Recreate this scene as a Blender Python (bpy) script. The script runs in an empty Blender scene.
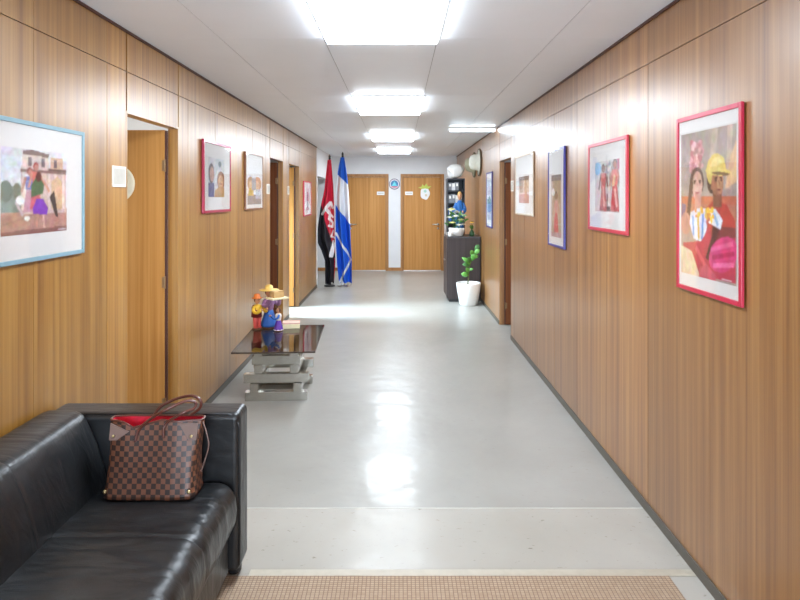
import bpy, bmesh, math, random
import numpy as np
from mathutils import Vector, Matrix, noise

random.seed(4)
np.random.seed(4)
S = bpy.context.scene
COL = S.collection
PI = math.pi

# ------------------------------------------------------------------ camera, light, exposure
cam_data = bpy.data.cameras.new('camera')
cam = bpy.data.objects.new('camera', cam_data)
COL.objects.link(cam)
cam.location = (0, 0, 1.61)
cam.rotation_euler = (PI / 2, 0, 0)
cam_data.sensor_width = 36.0
cam_data.lens = 27.0
cam_data.shift_x = 1.0 / 800
cam_data.shift_y = -102.5 / 800
cam_data.clip_start = 0.05
S.camera = cam

S.view_settings.view_transform = 'Standard'
S.view_settings.look = 'None'
S.view_settings.gamma = 1.0
S.view_settings.use_curve_mapping = False
S.view_settings.exposure = 1.06
LAMP = 15.0            # strength of the ceiling light diffusers

world = bpy.data.worlds.new('world')
S.world = world
world.use_nodes = True
bg = world.node_tree.nodes['Background']
bg.inputs[0].default_value = (0.85, 0.92, 1.0, 1)
bg.inputs[1].default_value = 0.6


def area(name, loc, rot, sx, sy, power, col):
    d = bpy.data.lights.new(name, 'AREA')
    d.shape = 'RECTANGLE'
    d.size, d.size_y, d.energy, d.color = sx, sy, power, col
    o = bpy.data.objects.new(name, d)
    COL.objects.link(o)
    o.location = loc
    o.rotation_euler = rot
    return o


# daylight entering by the windows of the side rooms; unseen lobby fill behind the viewer
sky_lamp = area('daylight_side_room', (-3.1, 8.26, 1.85), (0, -PI / 2 + 0.6, 0), 0.9, 0.9, 42, (0.66, 0.86, 1.0))
sky_lamp.data.spread = 1.15
area('daylight_front_room', (-3.42, 4.6, 1.5), (0, -PI / 2, 0), 1.2, 1.5, 28, (0.95, 0.97, 1.0))
area('daylight_right_room', (3.2, 7.0, 1.4), (0, PI / 2, 0), 1.0, 1.2, 10, (0.72, 0.86, 1.0))
area('daylight_fill_lobby', (0.0, -2.9, 1.2), (PI / 2 + 0.55, 0, 0), 2.4, 1.7, 170, (0.80, 0.95, 1.12))  # added lobby fill, tilted up to brighten the ceiling and upper walls

# ------------------------------------------------------------------ materials
def lin(c):
    c = c / 255.0
    return c / 12.92 if c <= 0.04045 else ((c + 0.055) / 1.055) ** 2.4


def rgb(r, g, b):
    return (lin(r), lin(g), lin(b), 1.0)


def nodes_of(name):
    m = bpy.data.materials.new(name)
    m.use_nodes = True
    nt = m.node_tree
    return m, nt, nt.nodes['Principled BSDF']


def N(nt, kind, **kw):
    n = nt.nodes.new(kind)
    for k, v in kw.items():
        if k.startswith('i_'):
            n.inputs[k[2:].replace('_', ' ')].default_value = v
        else:
            setattr(n, k, v)
    return n


def ramp(nt, stops):
    r = nt.nodes.new('ShaderNodeValToRGB')
    el = r.color_ramp.elements
    while len(el) < len(stops):
        el.new(0.5)
    for e, (p, c) in zip(el, stops):
        e.position = p
        e.color = c
    return r


def simple(name, col, rough=0.5, metal=0.0, var=0.06, scale=25.0, bump=0.0, spec=0.5, coat=0.0):
    """A plain surface with slight procedural variation of tone and optional fine relief."""
    m, nt, b = nodes_of(name)
    tc = N(nt, 'ShaderNodeTexCoord')
    nz = N(nt, 'ShaderNodeTexNoise', i_Scale=scale, i_Detail=4.0)
    nt.links.new(tc.outputs['Object'], nz.inputs['Vector'])
    lo = tuple(max(0, c * (1 - var)) for c in col[:3]) + (1,)
    hi = tuple(min(1, c * (1 + var)) for c in col[:3]) + (1,)
    r = ramp(nt, [(0.3, lo), (0.7, hi)])
    nt.links.new(nz.outputs['Fac'], r.inputs['Fac'])
    nt.links.new(r.outputs['Color'], b.inputs['Base Color'])
    b.inputs['Roughness'].default_value = rough
    b.inputs['Metallic'].default_value = metal
    b.inputs['Specular IOR Level'].default_value = spec
    b.inputs['Coat Weight'].default_value = coat
    b.inputs['Coat Roughness'].default_value = 0.1
    if bump:
        bp = N(nt, 'ShaderNodeBump', i_Strength=bump, i_Distance=0.01)
        nt.links.new(nz.outputs['Fac'], bp.inputs['Height'])
        nt.links.new(bp.outputs['Normal'], b.inputs['Normal'])
    return m


def wood(name, dark, mid, light, rough=0.38, panel=None, fine=60.0, coat=0.9, croud=0.34):
    """Veneer with grain running upright; panel = (offset, pitch) varies the tone from sheet to sheet."""
    m, nt, b = nodes_of(name)
    tc = N(nt, 'ShaderNodeTexCoord')
    vec = tc.outputs['Object']
    if panel:
        sep = N(nt, 'ShaderNodeSeparateXYZ')
        nt.links.new(vec, sep.inputs[0])
        sub = N(nt, 'ShaderNodeMath', operation='SUBTRACT')
        sub.inputs[1].default_value = panel[0]
        nt.links.new(sep.outputs['Y'], sub.inputs[0])
        div = N(nt, 'ShaderNodeMath', operation='DIVIDE')
        div.inputs[1].default_value = panel[1]
        nt.links.new(sub.outputs[0], div.inputs[0])
        fl = N(nt, 'ShaderNodeMath', operation='FLOOR')
        nt.links.new(div.outputs[0], fl.inputs[0])
        ma = N(nt, 'ShaderNodeMath', operation='MULTIPLY_ADD')
        ma.inputs[1].default_value = 2.4
        ma.inputs[2].default_value = 0.83
        nt.links.new(fl.outputs[0], ma.inputs[0])
        wn = N(nt, 'ShaderNodeMath', operation='SINE')
        nt.links.new(ma.outputs[0], wn.inputs[0])
    mp = N(nt, 'ShaderNodeMapping')
    mp.inputs['Scale'].default_value = (fine, fine, 0.9)
    nt.links.new(vec, mp.inputs['Vector'])
    n1 = N(nt, 'ShaderNodeTexNoise', i_Scale=1.0, i_Detail=5.0, i_Roughness=0.6)
    nt.links.new(mp.outputs[0], n1.inputs['Vector'])
    mp2 = N(nt, 'ShaderNodeMapping')
    mp2.inputs['Scale'].default_value = (19, 19, 0.35)
    nt.links.new(vec, mp2.inputs['Vector'])
    n2 = N(nt, 'ShaderNodeTexNoise', i_Scale=1.0, i_Detail=3.0)
    nt.links.new(mp2.outputs[0], n2.inputs['Vector'])
    mx = N(nt, 'ShaderNodeMath', operation='ADD')
    nt.links.new(n1.outputs['Fac'], mx.inputs[0])
    nt.links.new(n2.outputs['Fac'], mx.inputs[1])
    hf = N(nt, 'ShaderNodeMath', operation='MULTIPLY')
    hf.inputs[1].default_value = 0.5
    nt.links.new(mx.outputs[0], hf.inputs[0])
    r = ramp(nt, [(0.33, dark), (0.50, mid), (0.69, light)])
    nt.links.new(hf.outputs[0], r.inputs['Fac'])
    out = r.outputs['Color']
    if panel:
        hsv = N(nt, 'ShaderNodeHueSaturation')
        mr = N(nt, 'ShaderNodeMapRange')
        mr.inputs['From Min'].default_value = -1.0
        mr.inputs['To Min'].default_value = 0.84
        mr.inputs['To Max'].default_value = 1.14
        nt.links.new(wn.outputs[0], mr.inputs['Value'])
        nt.links.new(mr.outputs['Result'], hsv.inputs['Value'])
        nt.links.new(out, hsv.inputs['Color'])
        out = hsv.outputs['Color']
    nt.links.new(out, b.inputs['Base Color'])
    b.inputs['Roughness'].default_value = rough
    b.inputs['Specular IOR Level'].default_value = 0.15
    b.inputs['Coat Weight'].default_value = coat
    b.inputs['Coat Roughness'].default_value = croud
    b.inputs['Coat IOR'].default_value = 1.5 + 0.4 * coat
    bp = N(nt, 'ShaderNodeBump', i_Strength=0.05, i_Distance=0.004)
    nt.links.new(n1.outputs['Fac'], bp.inputs['Height'])
    nt.links.new(bp.outputs['Normal'], b.inputs['Normal'])
    return m


def vcol(name, rough=0.5, weave=0.0):
    """Colour read from the mesh's own 'print' attribute (a printed picture or a dyed cloth)."""
    m, nt, b = nodes_of(name)
    at = N(nt, 'ShaderNodeAttribute', attribute_name='print')
    nt.links.new(at.outputs['Color'], b.inputs['Base Color'])
    b.inputs['Roughness'].default_value = rough
    if weave:
        tc = N(nt, 'ShaderNodeTexCoord')
        nz = N(nt, 'ShaderNodeTexNoise', i_Scale=300.0)
        nt.links.new(tc.outputs['Object'], nz.inputs['Vector'])
        bp = N(nt, 'ShaderNodeBump', i_Strength=weave, i_Distance=0.002)
        nt.links.new(nz.outputs['Fac'], bp.inputs['Height'])
        nt.links.new(bp.outputs['Normal'], b.inputs['Normal'])
    return m


M = {}
M['wood_left'] = wood('veneer_left', rgb(126, 78, 22), rgb(162, 113, 44), rgb(188, 144, 74), panel=(3.035, 1.22))
M['wood_right'] = wood('veneer_right', rgb(118, 72, 32), rgb(150, 102, 50), rgb(178, 132, 76), panel=(3.067, 1.22))
M['wood_door'] = wood('door_veneer', rgb(172, 116, 54), rgb(192, 136, 72), rgb(210, 156, 90), rough=0.42, coat=0.12)
M['wood_frame'] = wood('door_frame_wood', rgb(150, 102, 58), rgb(172, 124, 76), rgb(190, 142, 94), rough=0.45, coat=0.1)
M['wood_red_shaded_door'] = wood('red_shaded_door_veneer', rgb(92, 50, 30), rgb(116, 66, 38), rgb(140, 84, 50), rough=0.42, coat=0.1)  # reddish brown of the right door; on the middle left door, painted room shade
M['gap'] = simple('panel_gap', rgb(82, 56, 38), 0.8)
M['dark_trim'] = simple('dark_red_trim', rgb(74, 38, 30), 0.5)
M['baseboard'] = simple('dark_baseboard', rgb(78, 72, 62), 0.35)
M['white_wall'] = simple('white_wall', rgb(226, 226, 226), 0.7, var=0.02, scale=6)
M['room_wall'] = simple('side_room_wall', rgb(214, 212, 206), 0.8, var=0.02, scale=6)
M['ceiling'] = simple('ceiling_sheet', rgb(236, 241, 247), 0.4, var=0.015, scale=3)
M['ceiling_gap'] = simple('ceiling_gap', rgb(160, 160, 162), 0.7)
M['white'] = simple('white_enamel', rgb(236, 236, 234), 0.35, var=0.02)
M['chrome'] = simple('brushed_steel', rgb(198, 198, 196), 0.28, metal=1.0, var=0.05, scale=60)
M['steel_bar'] = simple('grey_steel_bar', rgb(196, 194, 186), 0.22, metal=0.9, var=0.06, scale=40)
M['black'] = simple('black_plastic', rgb(28, 27, 28), 0.45)
M['print'] = vcol('printed_paper', 0.55)
M['cloth'] = vcol('flag_cloth', 0.65, 0.15)
M['paper_mat'] = simple('mat_board', rgb(224, 222, 220), 0.75, var=0.015, scale=40)


def glow(name, col, strength):
    m, nt, b = nodes_of(name)
    b.inputs['Base Color'].default_value = (0.9, 0.9, 0.9, 1)
    b.inputs['Emission Color'].default_value = col
    b.inputs['Emission Strength'].default_value = strength
    return m


M['diffuser'] = glow('lit_diffuser', (0.87, 0.97, 1.07, 1), LAMP)
M['tube'] = glow('lit_tube', (0.72, 0.88, 1.0, 1), 10.0)


def glass(name, tint, rough=0.02, ior=1.5, most=0.9):
    m, nt, b = nodes_of(name)
    out = nt.nodes['Material Output']
    tr = N(nt, 'ShaderNodeBsdfTransparent')
    tr.inputs[0].default_value = tint
    gl = N(nt, 'ShaderNodeBsdfGlossy')
    gl.inputs['Roughness'].default_value = rough
    fr = N(nt, 'ShaderNodeFresnel')
    fr.inputs['IOR'].default_value = ior
    mu = N(nt, 'ShaderNodeMath', operation='MULTIPLY')
    mu.inputs[1].default_value = most
    nt.links.new(fr.outputs[0], mu.inputs[0])
    mx = N(nt, 'ShaderNodeMixShader')
    nt.links.new(mu.outputs[0], mx.inputs[0])
    nt.links.new(tr.outputs[0], mx.inputs[1])
    nt.links.new(gl.outputs[0], mx.inputs[2])
    nt.links.new(mx.outputs[0], out.inputs['Surface'])
    return m


M['picture_glass'] = glass('picture_glass', (1, 1, 1, 1), 0.04, 1.4, 0.26)
M['smoked_glass'] = glass('smoked_glass', (0.72, 0.68, 0.62, 1), 0.01, 1.7, 0.85)


def floor_mat(name, base, light, fleck, rough, fleck_pos):
    m, nt, b = nodes_of(name)
    tc = N(nt, 'ShaderNodeTexCoord')
    n1 = N(nt, 'ShaderNodeTexNoise', i_Scale=1.3, i_Detail=5.0)
    nt.links.new(tc.outputs['Object'], n1.inputs['Vector'])
    r = ramp(nt, [(0.35, base), (0.68, light)])
    nt.links.new(n1.outputs['Fac'], r.inputs['Fac'])
    mp = N(nt, 'ShaderNodeMapping')
    mp.inputs['Scale'].default_value = (22, 55, 1)
    nt.links.new(tc.outputs['Object'], mp.inputs['Vector'])
    n2 = N(nt, 'ShaderNodeTexNoise', i_Scale=1.0, i_Detail=6.0, i_Roughness=0.65)
    nt.links.new(mp.outputs[0], n2.inputs['Vector'])
    r2 = ramp(nt, [(fleck_pos, (0, 0, 0, 1)), (fleck_pos + 0.09, (1, 1, 1, 1))])
    nt.links.new(n2.outputs['Fac'], r2.inputs['Fac'])
    mix = N(nt, 'ShaderNodeMix', data_type='RGBA')
    nt.links.new(r2.outputs['Color'], mix.inputs['Factor'])
    nt.links.new(r.outputs['Color'], mix.inputs['A'])
    mix.inputs['B'].default_value = fleck
    nt.links.new(mix.outputs['Result'], b.inputs['Base Color'])
    b.inputs['Roughness'].default_value = rough
    b.inputs['Coat Weight'].default_value = 0.1
    b.inputs['Specular IOR Level'].default_value = 0.22
    b.inputs['Coat Roughness'].default_value = 0.11
    n3 = N(nt, 'ShaderNodeTexNoise', i_Scale=5.0, i_Detail=2.0)
    nt.links.new(tc.outputs['Object'], n3.inputs['Vector'])
    bp = N(nt, 'ShaderNodeBump', i_Strength=0.45, i_Distance=0.012)
    nt.links.new(n3.outputs['Fac'], bp.inputs['Height'])
    nt.links.new(bp.outputs['Normal'], b.inputs['Normal'])
    nt.links.new(bp.outputs['Normal'], b.inputs['Coat Normal'])
    return m


M['floor_far'] = floor_mat('grey_linoleum', rgb(149, 147, 140), rgb(159, 157, 151), rgb(136, 133, 125), 0.32, 0.62)
M['floor_near'] = floor_mat('pale_flecked_linoleum', rgb(160, 156, 147), rgb(170, 166, 158), rgb(112, 101, 86), 0.27, 0.63)


def leather():
    m, nt, b = nodes_of('black_leather')
    tc = N(nt, 'ShaderNodeTexCoord')
    n1 = N(nt, 'ShaderNodeTexNoise', i_Scale=7.0, i_Detail=4.0)
    nt.links.new(tc.outputs['Object'], n1.inputs['Vector'])
    r = ramp(nt, [(0.3, rgb(17, 18, 20)), (0.75, rgb(34, 36, 38))])
    nt.links.new(n1.outputs['Fac'], r.inputs['Fac'])
    nt.links.new(r.outputs['Color'], b.inputs['Base Color'])
    b.inputs['Roughness'].default_value = 0.36
    b.inputs['Specular IOR Level'].default_value = 0.62
    vo = N(nt, 'ShaderNodeTexVoronoi', i_Scale=260.0)
    nt.links.new(tc.outputs['Object'], vo.inputs['Vector'])
    b1 = N(nt, 'ShaderNodeBump', i_Strength=0.10, i_Distance=0.002)
    nt.links.new(vo.outputs['Distance'], b1.inputs['Height'])
    mp = N(nt, 'ShaderNodeMapping')
    mp.inputs['Scale'].default_value = (4.0, 16.0, 8.0)
    mp.inputs['Rotation'].default_value = (0, 0, 0.25)
    nt.links.new(tc.outputs['Object'], mp.inputs['Vector'])
    n2 = N(nt, 'ShaderNodeTexNoise', i_Scale=1.0, i_Detail=3.0, i_Distortion=0.6)
    nt.links.new(mp.outputs[0], n2.inputs['Vector'])
    b2 = N(nt, 'ShaderNodeBump', i_Strength=0.35, i_Distance=0.02)
    nt.links.new(n2.outputs['Fac'], b2.inputs['Height'])
    nt.links.new(b1.outputs['Normal'], b2.inputs['Normal'])
    nt.links.new(b2.outputs['Normal'], b.inputs['Normal'])
    return m


M['leather'] = leather()


def checker_canvas():
    m, nt, b = nodes_of('checked_canvas')
    uv = N(nt, 'ShaderNodeUVMap', uv_map='UVMap')
    ck = N(nt, 'ShaderNodeTexChecker', i_Scale=1.0)
    ck.inputs['Color1'].default_value = rgb(46, 32, 28)
    ck.inputs['Color2'].default_value = rgb(112, 70, 50)
    nt.links.new(uv.outputs[0], ck.inputs['Vector'])
    nz = N(nt, 'ShaderNodeTexNoise', i_Scale=9.0, i_Detail=3.0)
    nt.links.new(uv.outputs[0], nz.inputs['Vector'])
    hs = N(nt, 'ShaderNodeHueSaturation')
    mr = N(nt, 'ShaderNodeMapRange')
    mr.inputs['To Min'].default_value = 0.75
    mr.inputs['To Max'].default_value = 1.25
    nt.links.new(nz.outputs['Fac'], mr.inputs['Value'])
    nt.links.new(mr.outputs['Result'], hs.inputs['Value'])
    nt.links.new(ck.outputs['Color'], hs.inputs['Color'])
    nt.links.new(hs.outputs['Color'], b.inputs['Base Color'])
    b.inputs['Roughness'].default_value = 0.42
    return m


M['check'] = checker_canvas()


def sisal():
    m, nt, b = nodes_of('woven_sisal')
    tc = N(nt, 'ShaderNodeTexCoord')
    br = N(nt, 'ShaderNodeTexBrick')
    br.inputs['Scale'].default_value = 1.0
    br.inputs['Brick Width'].default_value = 0.017
    br.inputs['Row Height'].default_value = 0.013
    br.offset = 0.0
    br.inputs['Mortar Size'].default_value = 0.0022
    br.inputs['Mortar Smooth'].default_value = 0.5
    br.inputs['Color1'].default_value = rgb(178, 156, 132)
    br.inputs['Color2'].default_value = rgb(166, 142, 118)
    br.inputs['Mortar'].default_value = rgb(130, 108, 90)
    nt.links.new(tc.outputs['Object'], br.inputs['Vector'])
    nt.links.new(br.outputs['Color'], b.inputs['Base Color'])
    b.inputs['Roughness'].default_value = 0.9
    bp = N(nt, 'ShaderNodeBump', i_Strength=0.6, i_Distance=0.004, invert=True)
    nt.links.new(br.outputs['Fac'], bp.inputs['Height'])
    nt.links.new(bp.outputs['Normal'], b.inputs['Normal'])
    return m


M['sisal'] = sisal()


# ------------------------------------------------------------------ mesh helpers
class MB:
    def __init__(self):
        self.bm = bmesh.new()
        self.mi = 0

    def _mark(self, n0):
        self.bm.faces.ensure_lookup_table()
        for f in list(self.bm.faces)[n0:]:
            f.material_index = self.mi

    def box(self, x0, x1, y0, y1, z0, z1):
        n0 = len(self.bm.faces)
        v = [self.bm.verts.new(p) for p in ((x0, y0, z0), (x1, y0, z0), (x1, y1, z0), (x0, y1, z0),
                                            (x0, y0, z1), (x1, y0, z1), (x1, y1, z1), (x0, y1, z1))]
        for q in ((3, 2, 1, 0), (4, 5, 6, 7), (0, 1, 5, 4), (1, 2, 6, 5), (2, 3, 7, 6), (3, 0, 4, 7)):
            self.bm.faces.new([v[i] for i in q])
        self._mark(n0)
        return self

    def ring(self, pts):
        return [self.bm.verts.new(p) for p in pts]

    def bridge(self, a, b, closed=True):
        n = len(a)
        for i in range(n if closed else n - 1):
            j = (i + 1) % n
            f = self.bm.faces.new((a[i], a[j], b[j], b[i]))
            f.material_index = self.mi

    def cap(self, r, flip=False):
        f = self.bm.faces.new(r[::-1] if flip else r)
        f.material_index = self.mi

    def prism(self, poly, axis, a, b):
        """poly: 2D outline; extruded along axis (0, 1, 2) from a to b."""
        def P(u, v, w):
            return ((w, u, v), (u, w, v), (u, v, w))[axis]
        r0 = self.ring([P(u, v, a) for u, v in poly])
        r1 = self.ring([P(u, v, b) for u, v in poly])
        self.bridge(r0, r1)
        self.cap(r0, True)
        self.cap(r1)
        return self

    def tube(self, pts, rad, n=10, flat=None):
        pts = [Vector(p) for p in pts]
        rr = rad if isinstance(rad, (list, tuple)) else [rad] * len(pts)
        prev, first = None, None
        up = Vector((0.123, 0.2, 1)).normalized()
        side = None
        for i, p in enumerate(pts):
            t = (pts[min(i + 1, len(pts) - 1)] - pts[max(i - 1, 0)]).normalized()
            if side is None:
                side = t.cross(up)
                if side.length < 1e-3:
                    side = t.cross(Vector((1, 0, 0)))
            side = (side - t * side.dot(t)).normalized()
            nn = t.cross(side)
            r2 = rr[i] * (flat or 1.0)
            rg = self.ring([p + side * math.cos(2 * PI * k / n) * rr[i] + nn * math.sin(2 * PI * k / n) * r2 for k in range(n)])
            if prev:
                self.bridge(prev, rg)
            else:
                first = rg
            prev = rg
        self.cap(first, True)
        self.cap(prev)
        return self

    def cyl(self, p0, p1, r0, r1=None, n=20):
        return self.tube([p0, p1], [r0, r0 if r1 is None else r1], n)

    def lathe(self, prof, c=(0, 0, 0), n=28, axis='z', wob=None):
        prev = None
        for r, h in prof:
            pts = []
            for k in range(n):
                a = 2 * PI * k / n
                q = r * (1 + (wob(a, h) if wob else 0))
                x, y = q * math.cos(a), q * math.sin(a)
                p = {'z': (x, y, h), 'x': (h, x, y), 'y': (x, h, y)}[axis]
                pts.append((p[0] + c[0], p[1] + c[1], p[2] + c[2]))
            rg = self.ring(pts)
            if prev:
                self.bridge(prev, rg)
            else:
                self.cap(rg, True)
            prev = rg
        self.cap(prev)
        return self

    def ball(self, c, rx, ry=None, rz=None, n=16, m=10, rot=None):
        ry = rx if ry is None else ry
        rz = rx if rz is None else rz
        prev = None
        R = rot or Matrix.Identity(3)
        for i in range(1, m):
            t = PI * i / m
            pts = []
            for k in range(n):
                a = 2 * PI * k / n
                v = R @ Vector((rx * math.sin(t) * math.cos(a), ry * math.sin(t) * math.sin(a), -rz * math.cos(t)))
                pts.append(Vector(c) + v)
            rg = self.ring(pts)
            if prev:
                self.bridge(prev, rg)
            else:
                self.cap(rg, True)
            prev = rg
        self.cap(prev)
        return self

    def leaf(self, base, tip, w, normal, curl=0.15, n=7):
        base, tip, nv = Vector(base), Vector(tip), Vector(normal).normalized()
        ax = tip - base
        L = ax.length
        sd = ax.normalized().cross(nv).normalized()
        rows = []
        for i in range(n):
            t = i / (n - 1)
            ww = w * math.sin(PI * min(1, 0.04 + t * 0.95)) ** 0.8 * (1 - 0.25 * t)
            c = base + ax * t + nv * (curl * L * (math.sin(PI * t) - 0.6 * t * t))
            rows.append(self.ring([c - sd * ww + nv * ww * 0.35, c, c + sd * ww + nv * ww * 0.35]))
        for a, b in zip(rows, rows[1:]):
            self.bridge(a, b, False)
        return self

    def build(self, name, mat, parent=None, smooth=False, bevel=0, seg=2, thick=0, subsurf=0, angle=35):
        bm = self.bm
        bmesh.ops.recalc_face_normals(bm, faces=bm.faces)
        me = bpy.data.meshes.new(name)
        bm.to_mesh(me)
        bm.free()
        for mm in (mat if isinstance(mat, (list, tuple)) else [mat]):
            me.materials.append(mm)
        o = bpy.data.objects.new(name, me)
        COL.objects.link(o)
        if parent is not None:
            o.parent = parent
        if smooth:
            me.shade_smooth() if hasattr(me, 'shade_smooth') else None
            for p in me.polygons:
                p.use_smooth = True
        if thick:
            md = o.modifiers.new('thickness', 'SOLIDIFY')
            md.thickness = thick
            md.offset = 0
        if bevel:
            md = o.modifiers.new('bevel', 'BEVEL')
            md.width = bevel
            md.segments = seg
            md.limit_method = 'ANGLE'
            md.angle_limit = math.radians(angle)
            for p in me.polygons:
                p.use_smooth = True
            md.harden_normals = True
        if subsurf:
            md = o.modifiers.new('smooth', 'SUBSURF')
            md.levels = md.render_levels = subsurf
        return o


def tag(o, label, cat, group=None, kind=None):
    o['label'] = label
    o['category'] = cat
    if group:
        o['group'] = group
    if kind:
        o['kind'] = kind
    return o


def thing(name, label, cat, loc=(0, 0, 0), group=None, kind=None, rotz=0.0):
    o = bpy.data.objects.new(name, None)
    COL.objects.link(o)
    o.empty_display_size = 0.1
    o.location = loc
    o.rotation_euler = (0, 0, rotz)
    return tag(o, label, cat, group, kind)


def struct(o, label, cat):
    return tag(o, label, cat, None, 'structure')


def copy_tree(o, parent=None):
    c = o.copy()
    COL.objects.link(c)
    if parent is not None:
        c.parent = parent
    for ch in list(o.children):
        copy_tree(ch, c)
    return c


# ------------------------------------------------------------------ the corridor
XL, XR, HC, YE, YB = -1.477, 1.273, 2.515, 13.2, -3.0
ZJ, ZT = 2.293, 2.07                       # joint under the frieze, top of the doorways

b = MB()
b.mi = 0
b.box(-3.5, 3.3, 3.11, YE + 0.12, -0.1, 0.0)
b.mi = 1
b.box(-3.5, 3.3, YB, 3.11, -0.1, 0.0)
struct(b.build('floor', [M['floor_far'], M['floor_near']]), 'glossy pale grey corridor floor with a flecked strip in front', 'floor')

b = MB()
b.mi = 1
b.box(-3.5, 3.3, YB, YE + 0.12, HC + 0.004, HC + 0.1)
b.mi = 0
xs = [-3.5, -1.017, -0.43, 0.22, 0.88, 3.3]
ys = [YB, -0.75, 0.65, 2.38, 3.42, 5.3, 6.34, 8.32, 9.36, 10.9, 11.94, YE + 0.12]
for i in range(5):
    for j in range(len(ys) - 1):
        b.box(xs[i] + 0.002, xs[i + 1] - 0.002, ys[j] + 0.0012, ys[j + 1] - 0.0012, HC, HC + 0.003)
struct(b.build('ceiling', [M['ceiling'], M['ceiling_gap']]), 'smooth off white panelled ceiling over the corridor', 'ceiling')


def side_wall(name, x, s, bays, opens, wood_m, label, yend, header_to=None):
    """s: -1 for the left wall (body extends to -x), +1 for the right wall."""
    b = MB()
    T = 0.062

    def bx(d0, d1, y0, y1, z0, z1):
        a, c = x + s * d0, x + s * d1
        b.box(min(a, c), max(a, c), y0, y1, z0, z1)
    # body behind the sheets, with the doorways left open
    b.mi = 1
    edges = [YB]
    for o0, o1 in opens:
        edges += [o0, o1]
    edges.append(yend)
    for i in range(0, len(edges), 2):
        bx(0.012, T, edges[i], edges[i + 1], 0, HC)
    for o0, o1 in opens:
        bx(0.012, T, o0, o1, ZT + 0.012, HC)
    # sheets
    b.mi = 0
    for y0, y1 in bays:
        off = 3.035 if s < 0 else 3.067
        g0, g1 = [0.0024 if abs((e - off) / 1.22 - round((e - off) / 1.22)) < 0.06 or e > 4.0 else 0.0008 for e in (y0, y1)]
        cut = None
        for o0, o1 in opens:
            if y0 <= o0 + 1e-4 and y1 >= o1 - 1e-4:
                cut = (o0, o1)
        bx(0, 0.012, y0 + g0, y1 - g1, ZT if cut else 0.0, ZJ - 0.002)
        bx(0, 0.012, y0 + 0.0008, y1 - 0.0008, ZJ + 0.002, HC - 0.012)
    # jamb linings
    for o0, o1 in opens:
        bx(-0.001, T + 0.004, o0 - 0.011, o0 + 0.002, 0, ZT + 0.011)
        bx(-0.001, T + 0.004, o1 - 0.002, o1 + 0.011, 0, ZT + 0.011)
        bx(-0.001, T + 0.004, o0 + 0.002, o1 - 0.002, ZT - 0.002, ZT + 0.011)
    o = b.build(name, [wood_m, M['gap']])
    struct(o, label, 'wall')


LO = [(3.258, 4.01), (6.87, 7.64), (8.06, 8.87)]
lb = []
y = 3.035
k = [YB] + [3.035 - 0.61 * i for i in range(9, -1, -1)]
lb += list(zip(k, k[1:]))
for q in ([3.035, 3.258 - .012], LO[0], [4.01 + .012, 4.2], [4.2, 4.82], [4.82, 5.44], [5.44, 6.05], [6.05, 6.65], [6.65, 6.87 - .012], LO[1],
          [7.64 + .012, 7.86], [7.86, 8.06 - .012], LO[2], [8.87 + .012, 9.07], [9.07, 9.65], [9.65, 10.2], [10.2, 10.75]):
    lb.append(tuple(q))
side_wall('wall_left', XL, -1, lb, LO, M['wood_left'], 'wood panelled wall along the sofa side of the corridor', 10.75)

RO = [(6.82, 7.60)]
k = [YB] + [3.067 - 0.61 * i for i in range(9, -1, -1)]
rb = list(zip(k, k[1:]))
for q in ([3.067, 3.68], [3.68, 4.29], [4.29, 4.91], [4.91, 5.53], [5.53, 6.08], [6.08, 6.62], [6.62, 6.82 - .012], RO[0],
          [7.6 + .012, 7.8], [7.8, 8.4], [8.4, 9.0], [9.0, 9.6], [9.6, 10.2], [10.2, 10.8], [10.8, 11.4], [11.4, 12.0], [12.0, 12.6], [12.6, YE]):
    rb.append(tuple(q))
side_wall('wall_right', XR, 1, rb, RO, M['wood_right'], 'wood panelled wall with five framed pictures and one doorway', YE)

# end wall with two doorways
ED = [(-1.122, -0.295), (0.10, 0.924)]
ZD = 2.06
b = MB()
b.box(-2.7, ED[0][0], YE, YE + 0.12, 0, HC)
b.box(ED[0][1], ED[1][0], YE, YE + 0.12, 0, HC)
b.box(ED[1][1], XR + 0.1, YE, YE + 0.12, 0, HC)
for e0, e1 in ED:
    b.box(e0, e1, YE, YE + 0.12, ZD, HC)
struct(b.build('wall_end', M['white_wall']), 'white wall closing the far end of the corridor around two doors', 'wall')

# white recess past the end of the left panelling
b = MB()
b.box(-2.8, -2.7, 10.75, YE + 0.12, 0, HC)
b.box(-2.7, XL - 0.1, 10.65, 10.75, 0, HC)
b.box(XL - 0.1, XL, 10.75, YE, 2.0, HC)
struct(b.build('wall_recess', M['white_wall']), 'white recess opening past the end of the left panelling', 'wall')
b = MB()
b.box(XL - 0.1, XL + 0.012, 10.752, 10.83, 0, 2.0)
struct(b.build('trim_1', M['white'], bevel=0.004), 'white upright casing where the left panelling ends', 'trim')

# plain back wall (behind the viewer) and side-room shells
b = MB()
b.box(-3.5, 3.3, YB - 0.1, YB, 0, HC)
struct(b.build('wall_back', M['white_wall']), 'plain white wall closing the lobby end of the corridor', 'wall')
b = MB()
b.box(-3.6, -3.5, YB, 10.75, 0, HC)
for yy in (2.9, 6.2, 7.76, 10.0):
    b.box(-3.5, XL - 0.066, yy - 0.04, yy + 0.04, 0, HC)
struct(b.build('wall_rooms_left', M['room_wall']), 'pale walls of the rooms behind the left doorways', 'wall')
b = MB()
b.box(3.3, 3.4, YB, YE, 0, HC)
for yy in (5.4, 8.6):
    b.box(XR + 0.066, 3.3, yy - 0.04, yy + 0.04, 0, HC)
struct(b.build('wall_rooms_right', M['room_wall']), 'pale walls of the room behind the right doorway', 'wall')

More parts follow.
